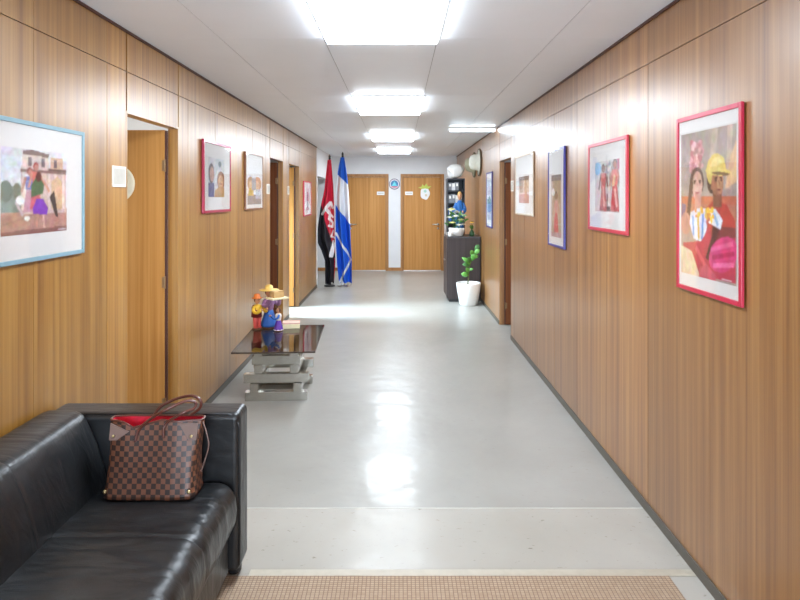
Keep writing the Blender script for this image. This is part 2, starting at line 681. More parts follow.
# baseboards, ceiling trims
def strip(name, x, s, segs, z0, z1, out, mat, label, cat):
    b = MB()
    for y0, y1 in segs:
        a, c = x, x - s * out
        b.box(min(a, c), max(a, c), y0, y1, z0, z1)
    struct(b.build(name, mat, bevel=0.0015), label, cat)


strip('baseboard_left', XL, -1, [(YB, 3.25), (4.02, 6.86), (7.65, 8.05), (8.88, 10.75)], 0, 0.05, 0.008, M['baseboard'], 'dark baseboard along the foot of the left panelling', 'baseboard')
strip('baseboard_right', XR, 1, [(YB, 6.81), (7.61, YE)], 0, 0.05, 0.008, M['baseboard'], 'dark baseboard along the foot of the right panelling', 'baseboard')
b = MB()
b.box(XL + 0.01, XR - 0.01, 3.108, 3.112, 0.0, 0.001)
struct(b.build('trim_5', simple('pale_joint', rgb(205, 203, 196), 0.3)), 'thin pale joint line across the floor where the flecked strip ends', 'trim')
strip('trim_2', XL, -1, [(YB, 10.75)], HC - 0.014, HC - 0.001, 0.012, M['dark_trim'], 'dark red line where left panelling meets ceiling', 'trim')
strip('trim_3', XR, 1, [(YB, YE)], HC - 0.014, HC - 0.001, 0.012, M['dark_trim'], 'dark red line where right panelling meets ceiling', 'trim')
b = MB()
b.box(-0.229, 0.035, YE - 0.012, YE, 0, 0.07)
b.box(1.0, XR - 0.01, YE - 0.012, YE, 0, 0.07)
b.box(-2.69, -1.19, YE - 0.012, YE, 0, 0.07)
struct(b.build('baseboard_end', M['wood_frame'], bevel=0.002), 'brown wooden baseboard at foot of the white end wall', 'baseboard')
b = MB()
b.box(-0.64, XR - 0.01, 2.548, 2.592, 0.0, 0.004)
struct(b.build('trim_4', simple('beige_threshold', rgb(176, 168, 152), 0.5), bevel=0.001), 'beige threshold strip lying across the floor beyond the rug', 'trim')

# ------------------------------------------------------------------ doors
def lever(parent, x, y, z, d, s, name='door_handle'):
    """lever handle on a face looking towards -y; d: direction the lever points in x."""
    b = MB()
    b.cyl((x, y, z), (x, y - 0.008 * s, z), 0.026)
    b.cyl((x, y - 0.006 * s, z), (x, y - 0.05 * s, z), 0.010)
    b.tube([(x, y - 0.05 * s, z), (x + d * 0.03, y - 0.052 * s, z), (x + d * 0.13, y - 0.05 * s, z)], 0.010)
    h = b.build(name, M['chrome'], parent, smooth=True)
    b = MB()
    b.cyl((x, y, z - 0.09), (x, y - 0.008 * s, z - 0.09), 0.024)
    b.cyl((x, y - 0.008 * s, z - 0.09), (x, y - 0.014 * s, z - 0.09), 0.009)
    b.build('keyhole_plate', M['chrome'], h, smooth=True)


def end_door(n, e0, e1, label, hx, hd):
    t = thing('door_%d' % n, label, 'door', ((e0 + e1) / 2, YE, 0), kind='structure')
    cx = (e0 + e1) / 2
    w = (e1 - e0) / 2
    b = MB()
    b.box(-w + 0.004, w - 0.004, 0.02, 0.06, 0.012, ZD - 0.004)
    b.build('leaf', M['wood_door'], t, bevel=0.003)
    b = MB()
    f = 0.066
    b.box(-w - f, -w, -0.016, 0.11, 0, ZD + f)
    b.box(w, w + f, -0.016, 0.11, 0, ZD + f)
    b.box(-w, w, -0.016, 0.11, ZD, ZD + f)
    b.box(-w, -w + 0.02, 0.062, 0.1, 0, ZD)
    b.box(w - 0.02, w, 0.062, 0.1, 0, ZD)
    b.build('door_frame', M['wood_frame'], t, bevel=0.004)
    b = MB()
    b.box(-w, w, -0.01, 0.115, 0.0, 0.011)
    b.build('sill', M['chrome'], t)
    lever(t, hx - cx, 0.02, 1.02, hd, 1)
    return t


end_door(1, ED[0][0], ED[0][1], 'closed brown wooden door beside the flags at the corridor end', ED[0][0] + 0.06, 1)
end_door(2, ED[1][0], ED[1][1], 'closed brown wooden door with white cut-out at the corridor end', ED[1][1] - 0.06, -1)


M['hinge'] = simple('dull_brass', rgb(150, 120, 88), 0.4, metal=0.8)


def open_door(n, s, x, yh, width, label, mat, ang=0.0):
    """Leaf swung into the side room, hinged on the far jamb. s: -1 left, +1 right."""
    t = thing('door_%d' % n, label, 'door', (x + s * 0.068, yh - 0.01, 0), kind='structure', rotz=ang)
    b = MB()
    b.box(min(0, s * width), max(0, s * width), -0.045, -0.005, 0.012, ZT - 0.015)
    b.build('leaf', mat, t, bevel=0.002)
    for z in (0.25, 1.05, 1.82):
        b = MB()
        b.cyl((-s * 0.004, -0.051, z - 0.04), (-s * 0.004, -0.051, z + 0.04), 0.007, n=12)
        b.box(min(0, s * 0.018), max(0, s * 0.018), -0.047, -0.044, z - 0.035, z + 0.035)
        b.build('hinge', M['hinge'], t)
    lever(t, s * (width - 0.07), -0.045, 1.02, -s, 1)
    b = MB()
    b.box(min(-s * 0.012, -s * 0.002), max(-s * 0.012, -s * 0.002), -0.044, -0.02, 0.01, ZT - 0.02)
    b.build('gasket', M['dark_trim'], t)
    return t


open_door(3, -1, XL, 4.01, 0.74, 'yellowish wooden door standing open in the doorway nearest the sofa', M['wood_door'])
open_door(4, -1, XL, 7.64, 0.76, 'wooden door standing open in the middle left doorway, room shade in its colour', M['wood_red_shaded_door'])  # dark veneer carries the shade of the dim room behind this doorway
open_door(5, -1, XL, 8.87, 0.79, 'orange brown door standing open in the left doorway nearest the flags', M['wood_door'])
open_door(6, 1, XR, 7.60, 0.76, 'reddish brown door standing open in the only right doorway', M['wood_red_shaded_door'])

# ------------------------------------------------------------------ ceiling lights
def make_light():
    t = thing('ceiling_light', '', 'light', (0, 0, 0), 'ceiling light panels')
    w, l = 0.322, 0.52
    b = MB()
    b.box(-w, w, -l, l, -0.014, 0)
    b.build('frame', M['white'], t, bevel=0.002)
    b = MB()
    b.prism([(-w + 0.012, -0.014), (w - 0.012, -0.014), (w - 0.012, -0.032), (-w + 0.012, -0.032)], 1, -l + 0.012, l - 0.012)
    b.build('diffuser', M['diffuser'], t)
    return t


LL = [(2.90, 'lit ceiling panel nearest the viewer, the widest in view'),
      (5.82, 'lit ceiling panel second along the corridor'),
      (8.84, 'lit ceiling panel third along the corridor'),
      (11.42, 'lit ceiling panel farthest away, above the two end doors')]
L0 = make_light()
for i, (yy, lab) in enumerate(LL):
    o = L0 if i == 0 else copy_tree(L0)
    o.location = (-0.095, yy, HC - 0.0005)
    o['label'] = lab

t = thing('tube_light', 'slim bluish tube light on ceiling above the right doorway', 'light', (0.95, 7.78, HC - 0.0005))
b = MB()
b.box(-0.31, 0.31, -0.045, 0.045, -0.02, 0)
b.build('housing', M['white'], t, bevel=0.004)
b = MB()
b.cyl((-0.29, 0, -0.034), (0.29, 0, -0.034), 0.016, n=14)
b.build('tube', M['tube'], t, smooth=True)

# ------------------------------------------------------------------ framed pictures
class Art:
    def __init__(self, w, h, bg):
        self.w, self.h = w, h
        self.a = np.zeros((h, w, 3))
        self.a[:] = [lin(c) for c in bg]
        v, u = np.mgrid[0:h, 0:w]
        self.u = (u + 0.5) / w
        self.v = 1 - (v + 0.5) / h        # v up

    def _put(self, mask, c, mix=1.0):
        self.a[mask] = self.a[mask] * (1 - mix) + np.array([lin(x) for x in c]) * mix

    def rect(self, u0, u1, v0, v1, c, mix=1.0):
        self._put((self.u >= u0) & (self.u <= u1) & (self.v >= v0) & (self.v <= v1), c, mix)

    def ell(self, cu, cv, ru, rv, c, rot=0.0, mix=1.0):
        du, dv = self.u - cu, self.v - cv
        x = du * math.cos(rot) + dv * math.sin(rot)
        yv = -du * math.sin(rot) + dv * math.cos(rot)
        self._put((x / ru) ** 2 + (yv / rv) ** 2 <= 1, c, mix)

    def poly(self, pts, c, mix=1.0):
        inside = np.zeros(self.u.shape, bool)
        n = len(pts)
        for i in range(n):
            (x0, y0), (x1, y1) = pts[i], pts[(i + 1) % n]
            if y0 == y1:
                continue
            cond = ((y0 > self.v) != (y1 > self.v))
            xi = (x1 - x0) * (self.v - y0) / (y1 - y0) + x0
            inside ^= cond & (self.u < xi)
        self._put(inside, c, mix)

    def line(self, u0, v0, u1, v1, t, c):
        du, dv = u1 - u0, v1 - v0
        L = math.hypot(du, dv)
        nu, nv = -dv / L * t / 2, du / L * t / 2
        self.poly([(u0 + nu, v0 + nv), (u1 + nu, v1 + nv), (u1 - nu, v1 - nv), (u0 - nu, v0 - nv)], c)

    def dots(self, n, box, r, cols):
        for _ in range(n):
            cu = random.uniform(box[0], box[1])
            cv = random.uniform(box[2], box[3])
            q = random.uniform(0.6, 1.3) * r
            self.ell(cu, cv, q, q * self.w / self.h, random.choice(cols))


def _finish(self):
    # the uneven tones of a photographic print: soft edges, mottled colour
    a = self.a.copy()
    for _ in range(1):
        p = np.pad(a, ((1, 1), (1, 1), (0, 0)), mode='edge')
        a = (p[:-2, 1:-1] + p[2:, 1:-1] + p[1:-1, :-2] + p[1:-1, 2:] + 3 * p[1:-1, 1:-1]) / 7
    tone = np.ones((self.h, self.w, 3))
    for cells, amp in ((6, 0.16), (16, 0.20), (36, 0.16)):
        g = np.random.rand(cells + 2, cells + 2, 3) * 0.4 + np.random.rand(cells + 2, cells + 2, 1) * 0.6
        yy = np.linspace(0, cells, self.h)
        xx = np.linspace(0, cells, self.w)
        y0, x0 = yy.astype(int), xx.astype(int)
        fy, fx_ = (yy - y0)[:, None, None], (xx - x0)[None, :, None]
        fy, fx_ = fy * fy * (3 - 2 * fy), fx_ * fx_ * (3 - 2 * fx_)
        v = (g[y0][:, x0] * (1 - fx_) + g[y0][:, x0 + 1] * fx_) * (1 - fy) + (g[y0 + 1][:, x0] * (1 - fx_) + g[y0 + 1][:, x0 + 1] * fx_) * fy
        tone *= 1 + amp * 2 * (v - 0.5)
    return np.clip(a * tone * 0.88, 0, 0.92)


Art.finish = _finish


def figure(A, cu, base, h, top, skirt, skin, hair, wide=0.10):
    """small standing figure in a printed photograph"""
    A.poly([(cu - wide, base), (cu + wide, base), (cu + wide * 0.45, base + h * 0.55), (cu - wide * 0.45, base + h * 0.55)], skirt)
    A.poly([(cu - wide * 0.6, base + h * 0.5), (cu + wide * 0.6, base + h * 0.5), (cu + wide * 0.65, base + h * 0.8), (cu - wide * 0.65, base + h * 0.8)], top)
    A.line(cu - wide * 0.6, base + h * 0.78, cu - wide * 1.2, base + h * 0.45, wide * 0.35, skin)
    A.line(cu + wide * 0.6, base + h * 0.78, cu + wide * 1.25, base + h * 0.5, wide * 0.35, skin)
    A.ell(cu, base + h * 0.91, wide * 0.46, h * 0.095, hair)
    A.ell(cu + 0.005, base + h * 0.885, wide * 0.34, h * 0.075, skin)


def art_plaza():
    A = Art(110, 84, (224, 226, 236))
    A.rect(0, 1, 0, 0.30, (196, 150, 134))
    A.rect(0, 0.28, 0.26, 0.56, (128, 146, 138))
    A.ell(0.07, 0.5, 0.09, 0.12, (92, 110, 92))
    A.ell(0.22, 0.5, 0.06, 0.10, (122, 132, 112))
    A.rect(0.27, 0.98, 0.24, 0.80, (222, 192, 182))
    A.poly([(0.29, 0.96), (0.68, 0.93), (0.70, 0.75), (0.29, 0.72)], (228, 204, 196))
    A.poly([(0.30, 0.97), (0.42, 1.0), (0.70, 0.96), (0.68, 0.92), (0.3, 0.93)], (120, 92, 92))
    A.rect(0.72, 0.93, 0.76, 0.93, (226, 190, 160))
    A.rect(0.26, 0.98, 0.73, 0.76, (150, 116, 110))
    A.rect(0.68, 0.99, 0.76, 0.79, (118, 92, 86))
    for u in (0.40, 0.60, 0.80):
        A.rect(u - 0.025, u + 0.025, 0.80, 0.90, (124, 108, 116))
    for u in (0.31, 0.70, 0.80, 0.93):
        A.rect(u - 0.02, u + 0.02, 0.28, 0.73, (238, 216, 206))
    A.rect(0.33, 0.40, 0.42, 0.70, (244, 238, 238))
    A.poly([(0.74, 0.28), (0.92, 0.28), (0.92, 0.62), (0.83, 0.70), (0.74, 0.62)], (226, 188, 150))
    A.poly([(0.0, 0.0), (1, 0.0), (1, 0.07), (0, 0.05)], (150, 104, 96))
    A.line(0.0, 0.12, 0.5, 0.24, 0.02, (178, 136, 124))
    figure(A, 0.40, 0.26, 0.52, (120, 128, 196), (206, 150, 170), (196, 140, 120), (150, 70, 70), 0.10)
    figure(A, 0.49, 0.30, 0.55, (232, 120, 110), (226, 110, 120), (224, 150, 130), (180, 60, 60), 0.09)
    A.poly([(0.42, 0.43), (0.60, 0.48), (0.62, 0.62), (0.50, 0.68), (0.42, 0.58)], (92, 116, 78))
    A.poly([(0.45, 0.24), (0.66, 0.22), (0.68, 0.30), (0.60, 0.42), (0.50, 0.42), (0.44, 0.30)], (136, 62, 190))
    A.ell(0.53, 0.68, 0.045, 0.06, (120, 60, 56))
    A.line(0.60, 0.64, 0.70, 0.50, 0.03, (226, 160, 130))
    A.poly([(0.70, 0.44), (0.78, 0.52), (0.85, 0.18), (0.80, 0.20)], (74, 62, 60))
    A.line(0.51, 0.23, 0.50, 0.08, 0.03, (220, 160, 140))
    A.line(0.60, 0.23, 0.62, 0.06, 0.03, (236, 190, 170))
    A.ell(0.26, 0.40, 0.06, 0.05, (240, 240, 242))
    A.line(0.20, 0.38, 0.30, 0.22, 0.03, (210, 190, 190))
    A.ell(0.36, 0.19, 0.04, 0.03, (245, 240, 240))
    A.rect(0.85, 0.98, 0.025, 0.04, (235, 225, 220))
    return A


def art_portraits():
    A = Art(60, 80, (214, 216, 220))
    A.rect(0, 0.35, 0, 0.36, (84, 84, 140))
    A.ell(0.18, 0.60, 0.17, 0.25, (98, 82, 84))
    A.ell(0.22, 0.58, 0.12, 0.19, (206, 160, 140))
    A.ell(0.70, 0.86, 0.10, 0.08, (110, 124, 126))
    A.ell(0.78, 0.44, 0.25, 0.24, (160, 104, 70))
    A.ell(0.76, 0.40, 0.17, 0.18, (226, 178, 130))
    A.poly([(0.36, 0), (1, 0), (1, 0.24), (0.72, 0.3), (0.4, 0.18)], (206, 158, 96))
    A.line(0.42, 0.5, 0.6, 0.7, 0.05, (240, 236, 230))
    A.rect(0.66, 0.86, 0.34, 0.36, (150, 66, 60))
    return A


def art_dancers_close():
    A = Art(60, 80, (230, 228, 232))
    A.rect(0, 1, 0, 0.35, (150, 140, 142))
    A.ell(0.22, 0.72, 0.22, 0.22, (190, 150, 110))
    A.ell(0.72, 0.72, 0.28, 0.24, (214, 160, 120))
    A.ell(0.24, 0.66, 0.13, 0.16, (226, 190, 150))
    A.ell(0.70, 0.66, 0.15, 0.16, (236, 190, 160))
    A.poly([(0.05, 0.3), (0.45, 0.3), (0.40, 0.56), (0.1, 0.56)], (214, 176, 90))
    A.poly([(0.55, 0.2), (1, 0.2), (0.92, 0.52), (0.6, 0.52)], (190, 190, 204))
    A.rect(0.3, 0.6, 0.5, 0.9, (170, 170, 176))
    return A


def art_couple_hat():
    A = Art(110, 170, (176, 160, 148))
    A.poly([(0, 1), (1, 1), (1, 0.62), (0, 0.62)], (168, 154, 144))
    A.line(0.66, 1.0, 0.58, 0.72, 0.10, (196, 178, 160))
    A.line(0.9, 1.0, 0.86, 0.6, 0.08, (206, 180, 160))
    A.poly([(0.82, 0.6), (1, 0.64), (1, 0.9), (0.9, 0.8)], (226, 190, 146))
    A.rect(0, 1, 0.50, 0.555, (206, 120, 84))
    A.rect(0.0, 1, 0.40, 0.50, (196, 130, 100))
    # the man in a straw hat and red shirt
    A.poly([(0.40, 0.20), (0.98, 0.16), (0.98, 0.40), (0.84, 0.50), (0.62, 0.53), (0.46, 0.46)], (196, 72, 56))
    A.poly([(0.56, 0.16), (0.98, 0.14), (0.98, 0.36), (0.60, 0.36)], (134, 62, 56))
    A.poly([(0.62, 0.48), (0.76, 0.48), (0.77, 0.60), (0.61, 0.60)], (150, 92, 66))
    A.ell(0.585, 0.655, 0.075, 0.085, (70, 44, 34))
    A.ell(0.60, 0.72, 0.10, 0.09, (222, 192, 96))
    A.ell(0.69, 0.640, 0.105, 0.082, (170, 110, 80))
    A.ell(0.735, 0.635, 0.055, 0.068, (196, 138, 104))
    A.ell(0.60, 0.625, 0.022, 0.03, (160, 100, 74))
    A.line(0.64, 0.668, 0.69, 0.670, 0.010, (66, 40, 30))
    A.line(0.73, 0.670, 0.775, 0.668, 0.010, (66, 40, 30))
    A.ell(0.665, 0.655, 0.018, 0.007, (50, 30, 26))
    A.ell(0.755, 0.655, 0.018, 0.007, (50, 30, 26))
    A.line(0.715, 0.655, 0.728, 0.625, 0.014, (146, 92, 66))
    A.line(0.68, 0.592, 0.75, 0.592, 0.011, (140, 66, 56))
    A.poly([(0.50, 0.69), (0.53, 0.77), (0.60, 0.825), (0.70, 0.83), (0.79, 0.80), (0.83, 0.745), (0.83, 0.70), (0.62, 0.695)], (226, 200, 104))
    A.ell(0.69, 0.712, 0.21, 0.026, (232, 208, 116), -0.06)
    A.ell(0.74, 0.698, 0.15, 0.011, (128, 98, 62), -0.06)
    A.poly([(0.56, 0.75), (0.62, 0.80), (0.72, 0.81), (0.78, 0.77), (0.68, 0.75)], (242, 222, 142))
    # the woman with a tall flowered headdress
    A.dots(130, (0.20, 0.42, 0.72, 0.93), 0.028, [(206, 140, 146), (220, 160, 164), (190, 112, 120), (232, 190, 190), (170, 120, 120)])
    A.ell(0.32, 0.65, 0.135, 0.105, (88, 60, 56))
    A.ell(0.33, 0.625, 0.095, 0.10, (212, 164, 146))
    A.ell(0.30, 0.61, 0.05, 0.08, (226, 184, 168))
    A.line(0.255, 0.658, 0.305, 0.660, 0.009, (80, 50, 42))
    A.line(0.355, 0.660, 0.40, 0.658, 0.009, (80, 50, 42))
    A.ell(0.28, 0.645, 0.018, 0.007, (60, 40, 36))
    A.ell(0.378, 0.645, 0.018, 0.007, (60, 40, 36))
    A.line(0.325, 0.645, 0.333, 0.612, 0.012, (184, 132, 116))
    A.line(0.295, 0.578, 0.365, 0.578, 0.014, (176, 52, 58))
    A.ell(0.215, 0.60, 0.02, 0.03, (230, 190, 90))
    A.rect(0.28, 0.40, 0.46, 0.57, (210, 160, 140))
    A.line(0.22, 0.66, 0.14, 0.38, 0.07, (96, 62, 54))
    A.line(0.06, 0.50, 0.04, 0.34, 0.08, (130, 112, 140))
    A.ell(0.1, 0.36, 0.10, 0.08, (200, 150, 130))
    A.poly([(0.20, 0.44), (0.34, 0.47), (0.66, 0.47), (0.78, 0.40), (0.74, 0.34), (0.52, 0.38), (0.46, 0.24), (0.26, 0.26), (0.18, 0.36)], (226, 230, 240))
    for u0, v0, u1, v1, c in ((0.24, 0.42, 0.26, 0.28, (130, 176, 226)), (0.34, 0.44, 0.36, 0.26, (240, 200, 80)), (0.44, 0.45, 0.42, 0.26, (110, 160, 220)),
                              (0.52, 0.46, 0.60, 0.38, (242, 196, 70)), (0.62, 0.45, 0.70, 0.36, (150, 186, 232)), (0.29, 0.38, 0.31, 0.27, (244, 244, 248)),
                              (0.56, 0.42, 0.5, 0.37, (196, 90, 90))):
        A.line(u0, v0, u1, v1, 0.035, c)
    A.dots(26, (0.30, 0.62, 0.41, 0.47), 0.022, [(240, 196, 60), (246, 214, 100), (226, 150, 60)])
    A.poly([(0.05, 0.22), (0.40, 0.25), (0.56, 0.36), (0.62, 0.22), (0.98, 0.30), (0.98, 0.02), (0.30, 0.02), (0.05, 0.10)], (200, 62, 84))
    A.poly([(0.48, 0.14), (0.60, 0.30), (0.62, 0.36), (0.72, 0.34), (0.56, 0.12)], (92, 50, 50))
    A.ell(0.78, 0.18, 0.24, 0.11, (222, 70, 126), 0.2)
    A.line(0.58, 0.20, 0.94, 0.26, 0.03, (240, 110, 160))
    A.line(0.60, 0.15, 0.96, 0.20, 0.03, (190, 44, 96))
    A.line(0.62, 0.10, 0.96, 0.13, 0.03, (244, 120, 170))
    A.line(0.30, 0.20, 0.52, 0.06, 0.04, (226, 100, 110))
    A.poly([(0.0, 0.20), (0.22, 0.17), (0.36, 0.03), (0.36, 0.0), (0, 0)], (238, 214, 180))
    A.poly([(0.36, 0.06), (0.5, 0.10), (0.66, 0.04), (0.66, 0), (0.36, 0)], (210, 90, 110))
    A.rect(0.76, 0.92, 0.022, 0.032, (240, 220, 220))
    return A


def art_market():
    A = Art(84, 84, (206, 206, 204))
    A.rect(0, 1, 0, 0.25, (208, 176, 170))
    A.rect(0.3, 1, 0.45, 0.95, (190, 196, 186))
    A.ell(0.12, 0.86, 0.16, 0.13, (150, 196, 232))
    A.rect(0.80, 1.0, 0.80, 1.0, (206, 110, 140))
    A.dots(60, (0.3, 0.95, 0.5, 0.95), 0.04, [(120, 136, 120), (226, 226, 220), (170, 150, 140), (140, 160, 170)])
    A.poly([(0.02, 0.0), (0.2, 0.0), (0.2, 0.55), (0.1, 0.66), (0.02, 0.55)], (214, 190, 196))
    figure(A, 0.36, 0.02, 0.92, (204, 100, 96), (190, 90, 90), (120, 76, 70), (70, 50, 50), 0.16)
    figure(A, 0.82, 0.02, 0.98, (226, 120, 110), (206, 80, 80), (190, 130, 110), (100, 90, 80), 0.17)
    A.line(0.36, 0.5, 0.4, 0.1, 0.07, (236, 170, 160))
    A.line(0.82, 0.7, 0.76, 0.5, 0.08, (232, 206, 150))
    A.line(0.82, 0.45, 0.9, 0.1, 0.07, (240, 190, 180))
    A.rect(0.50, 0.64, 0.02, 0.36, (92, 76, 76))
    A.rect(0.55, 0.66, 0.12, 0.5, (226, 214, 206))
    return A


def art_seated():
    A = Art(60, 110, (196, 176, 158))
    A.rect(0, 1, 0.9, 1.0, (120, 110, 110))
    A.rect(0.2, 0.9, 0.55, 0.9, (178, 148, 120))
    A.ell(0.2, 0.72, 0.16, 0.06, (236, 232, 230))
    figure(A, 0.5, 0.05, 0.68, (222, 160, 150), (214, 100, 104), (206, 150, 130), (96, 64, 54), 0.24)
    A.ell(0.5, 0.66, 0.18, 0.05, (150, 110, 86))
    A.line(0.35, 0.32, 0.3, 0.12, 0.08, (232, 120, 130))
    A.line(0.6, 0.30, 0.66, 0.12, 0.08, (200, 80, 90))
    A.rect(0, 1, 0, 0.08, (196, 160, 166))
    return A


def art_basket():
    A = Art(60, 70, (206, 178, 158))
    A.rect(0, 1, 0.84, 1, (120, 96, 84))
    A.rect(0.1, 0.4, 0.4, 0.84, (176, 140, 112))
    A.rect(0.5, 0.9, 0.4, 0.84, (214, 190, 160))
    A.rect(0, 1, 0, 0.36, (206, 146, 136))
    A.rect(0, 1, 0.34, 0.38, (236, 214, 200))
    figure(A, 0.7, 0.2, 0.7, (190, 150, 120), (206, 160, 130), (180, 130, 100), (96, 66, 50), 0.12)
    return A


def art_lake():
    A = Art(50, 110, (196, 206, 222))
    A.rect(0, 1, 0.40, 0.52, (84, 140, 150))
    A.rect(0, 1, 0.2, 0.4, (120, 150, 190))
    A.ell(0.6, 0.5, 0.3, 0.09, (60, 110, 110))
    A.rect(0.2, 0.6, 0.6, 0.84, (212, 200, 214))
    A.rect(0, 1, 0, 0.2, (186, 190, 204))
    return A


def art_doll():
    A = Art(50, 90, (232, 214, 218))
    A.rect(0.1, 0.9, 0.45, 0.8, (216, 176, 190))
    figure(A, 0.5, 0.1, 0.75, (120, 110, 120), (90, 84, 96), (220, 180, 170), (120, 80, 80), 0.2)
    A.rect(0, 1, 0, 0.12, (200, 170, 176))
    return A


def picture(s, y0, y1, z0, z1, frame_m, fw, depth, A, rect, label, name='framed_picture', mat_m=None):
    """Hangs on the left (s=-1) or right (s=+1) wall. rect: print in fractions (u0,u1,v0,v1) of the outer size,
    u running as the viewer reads it (to the right)."""
    X = XL if s < 0 else XR
    yc = (y0 + y1) / 2
    w = y1 - y0
    t = thing(name, label, 'picture', (X, yc, z0), 'framed pictures on the walls')
    h = z1 - z0
    off = 0.004

    def px(d):            # distance from the wall to local x
        return -s * d

    def py(u):            # reading direction to local y
        return (u - 0.5) * w * (1 if s < 0 else -1)
    b = MB()

    def bx(ya, yb, za, zb, d0, d1):
        b.box(min(px(d0), px(d1)), max(px(d0), px(d1)), min(ya, yb), max(ya, yb), za, zb)
    hw = w / 2
    bx(-hw, -hw + fw, 0, h, off, depth)
    bx(hw - fw, hw, 0, h, off, depth)
    bx(-hw + fw, hw - fw, 0, fw, off, depth)
    bx(-hw + fw, hw - fw, h - fw, h, off, depth)
    b.build('frame', frame_m, t, bevel=0.0025)
    b = MB()
    bx(-hw + fw, hw - fw, fw, h - fw, off, depth - 0.006)
    b.build('mat_board', mat_m or M['paper_mat'], t)
    # print: a fine grid carrying the picture's colours
    u0, u1, v0, v1 = rect
    me = bpy.data.meshes.new('print')
    H, W = A.h, A.w
    vs = []
    d = depth - 0.0052
    for j in range(H):
        for i in range(W):
            u = u0 + (u1 - u0) * i / (W - 1)
            v = v1 - (v1 - v0) * j / (H - 1)
            vs.append((px(d), py(u), v * h))
    fs = []
    for j in range(H - 1):
        for i in range(W - 1):
            q = (j * W + i, j * W + i + 1, (j + 1) * W + i + 1, (j + 1) * W + i)
            fs.append(q if s > 0 else q[::-1])
    me.from_pydata(vs, [], fs)
    at = me.color_attributes.new('print', 'FLOAT_COLOR', 'POINT')
    buf = np.ones((H * W, 4), dtype=np.float32)
    buf[:, :3] = A.finish().reshape(-1, 3)
    at.data.foreach_set('color', buf.ravel())
    me.materials.append(M['print'])
    o = bpy.data.objects.new('print', me)
    COL.objects.link(o)
    o.parent = t
    b = MB()
    bx(-hw + fw, hw - fw, fw, h - fw, depth - 0.0035, depth - 0.0015)
    b.build('glass', M['picture_glass'], t)
    return t


F = {}
F['blue_grey'] = simple('blue_grey_frame', rgb(126, 158, 170), 0.4)
F['crimson'] = simple('crimson_frame', rgb(186, 34, 66), 0.35, coat=0.3)
F['pink_red'] = simple('pink_red_frame', rgb(202, 62, 78), 0.35, coat=0.3)
F['magenta'] = simple('rose_red_frame', rgb(176, 44, 76), 0.35, coat=0.3)
F['indigo'] = simple('indigo_frame', rgb(62, 58, 140), 0.35, coat=0.3)
F['oak'] = simple('pale_wood_frame', rgb(206, 190, 170), 0.45)
F['brown'] = simple('brown_wood_frame', rgb(140, 92, 62), 0.4, coat=0.3)

picture(-1, 2.044, 2.784, 1.354, 1.912, F['blue_grey'], 0.018, 0.020, art_plaza(), (0.215, 0.805, 0.20, 0.80),
        'blue grey framed photo of dancers before a church, above the sofa')
picture(-1, 4.475, 5.195, 1.49, 2.05, F['magenta'], 0.022, 0.024, art_portraits(), (0.16, 0.74, 0.22, 0.77),
        'rose red framed picture of two faces, past the nearest left doorway')
picture(-1, 5.71, 6.43, 1.49, 2.05, F['brown'], 0.014, 0.022, art_dancers_close(), (0.10, 0.90, 0.09, 0.61),
        'thin brown framed picture just before the middle left doorway')
picture(-1, 9.2, 9.94, 1.32, 1.867, F['pink_red'], 0.02, 0.026, art_doll(), (0.3, 0.72, 0.16, 0.80),
        'red framed picture on left wall closest to the flags')
picture(1, 2.203, 2.72, 1.205, 1.964, F['crimson'], 0.020, 0.017, art_couple_hat(), (0.075, 0.925, 0.095, 0.90),
        'crimson framed poster of woman in flowers and man in straw hat')
picture(1, 3.308, 3.99, 1.40, 1.957, F['pink_red'], 0.022, 0.018, art_market(), (0.20, 0.82, 0.22, 0.78),
        'pinkish red framed picture of two standing figures in market, white surround')
picture(1, 4.56, 5.05, 1.213, 2.005, F['indigo'], 0.02, 0.021, art_seated(), (0.2, 0.82, 0.1, 0.73),
        'tall indigo framed picture with reddish figure on right wall')
picture(1, 5.64, 6.49, 1.43, 2.045, F['oak'], 0.018, 0.016, art_basket(), (0.21, 0.78, 0.2, 0.64),
        'pale framed picture with wide white surround just before the right doorway')
picture(1, 8.13, 8.64, 1.19, 1.965, F['indigo'], 0.022, 0.018, art_lake(), (0.16, 0.84, 0.14, 0.86),
        'narrow looking indigo framed picture between right doorway and dark cabinet')

# ------------------------------------------------------------------ small signs
M['plate'] = simple('sign_plate', rgb(232, 230, 222), 0.4, var=0.02)
M['plate_ink'] = simple('sign_grey', rgb(196, 192, 182), 0.5)


def wall_sign(s, y0, y1, z0, z1, label):
    X = XL if s < 0 else XR
    t = thing('door_sign', label, 'sign', (X, (y0 + y1) / 2, z0), 'door signs on the panelling')
    hw, h = (y1 - y0) / 2, z1 - z0
    b = MB()
    b.box(min(0, -s * 0.006), max(0, -s * 0.006), -hw, hw, 0, h)
    b.build('plate', M['plate'], t, bevel=0.001)
    b = MB()
    b.box(min(-s * 0.006, -s * 0.007), max(-s * 0.006, -s * 0.007), -hw * 0.85, hw * 0.85, h * 0.12, h * 0.88)
    b.build('insert', M['plate_ink'], t)


wall_sign(-1, 3.085, 3.235, 1.665, 1.775, 'white door sign beside the nearest left doorway, above the sofa')
wall_sign(-1, 6.69, 6.83, 1.65, 1.76, 'small white sign beside the dark middle left doorway')
wall_sign(-1, 7.93, 8.05, 1.65, 1.76, 'small white sign between the two far left doorways')
wall_sign(1, 6.66, 6.80, 1.68, 1.80, 'small white sign on right panelling beside the doorway')

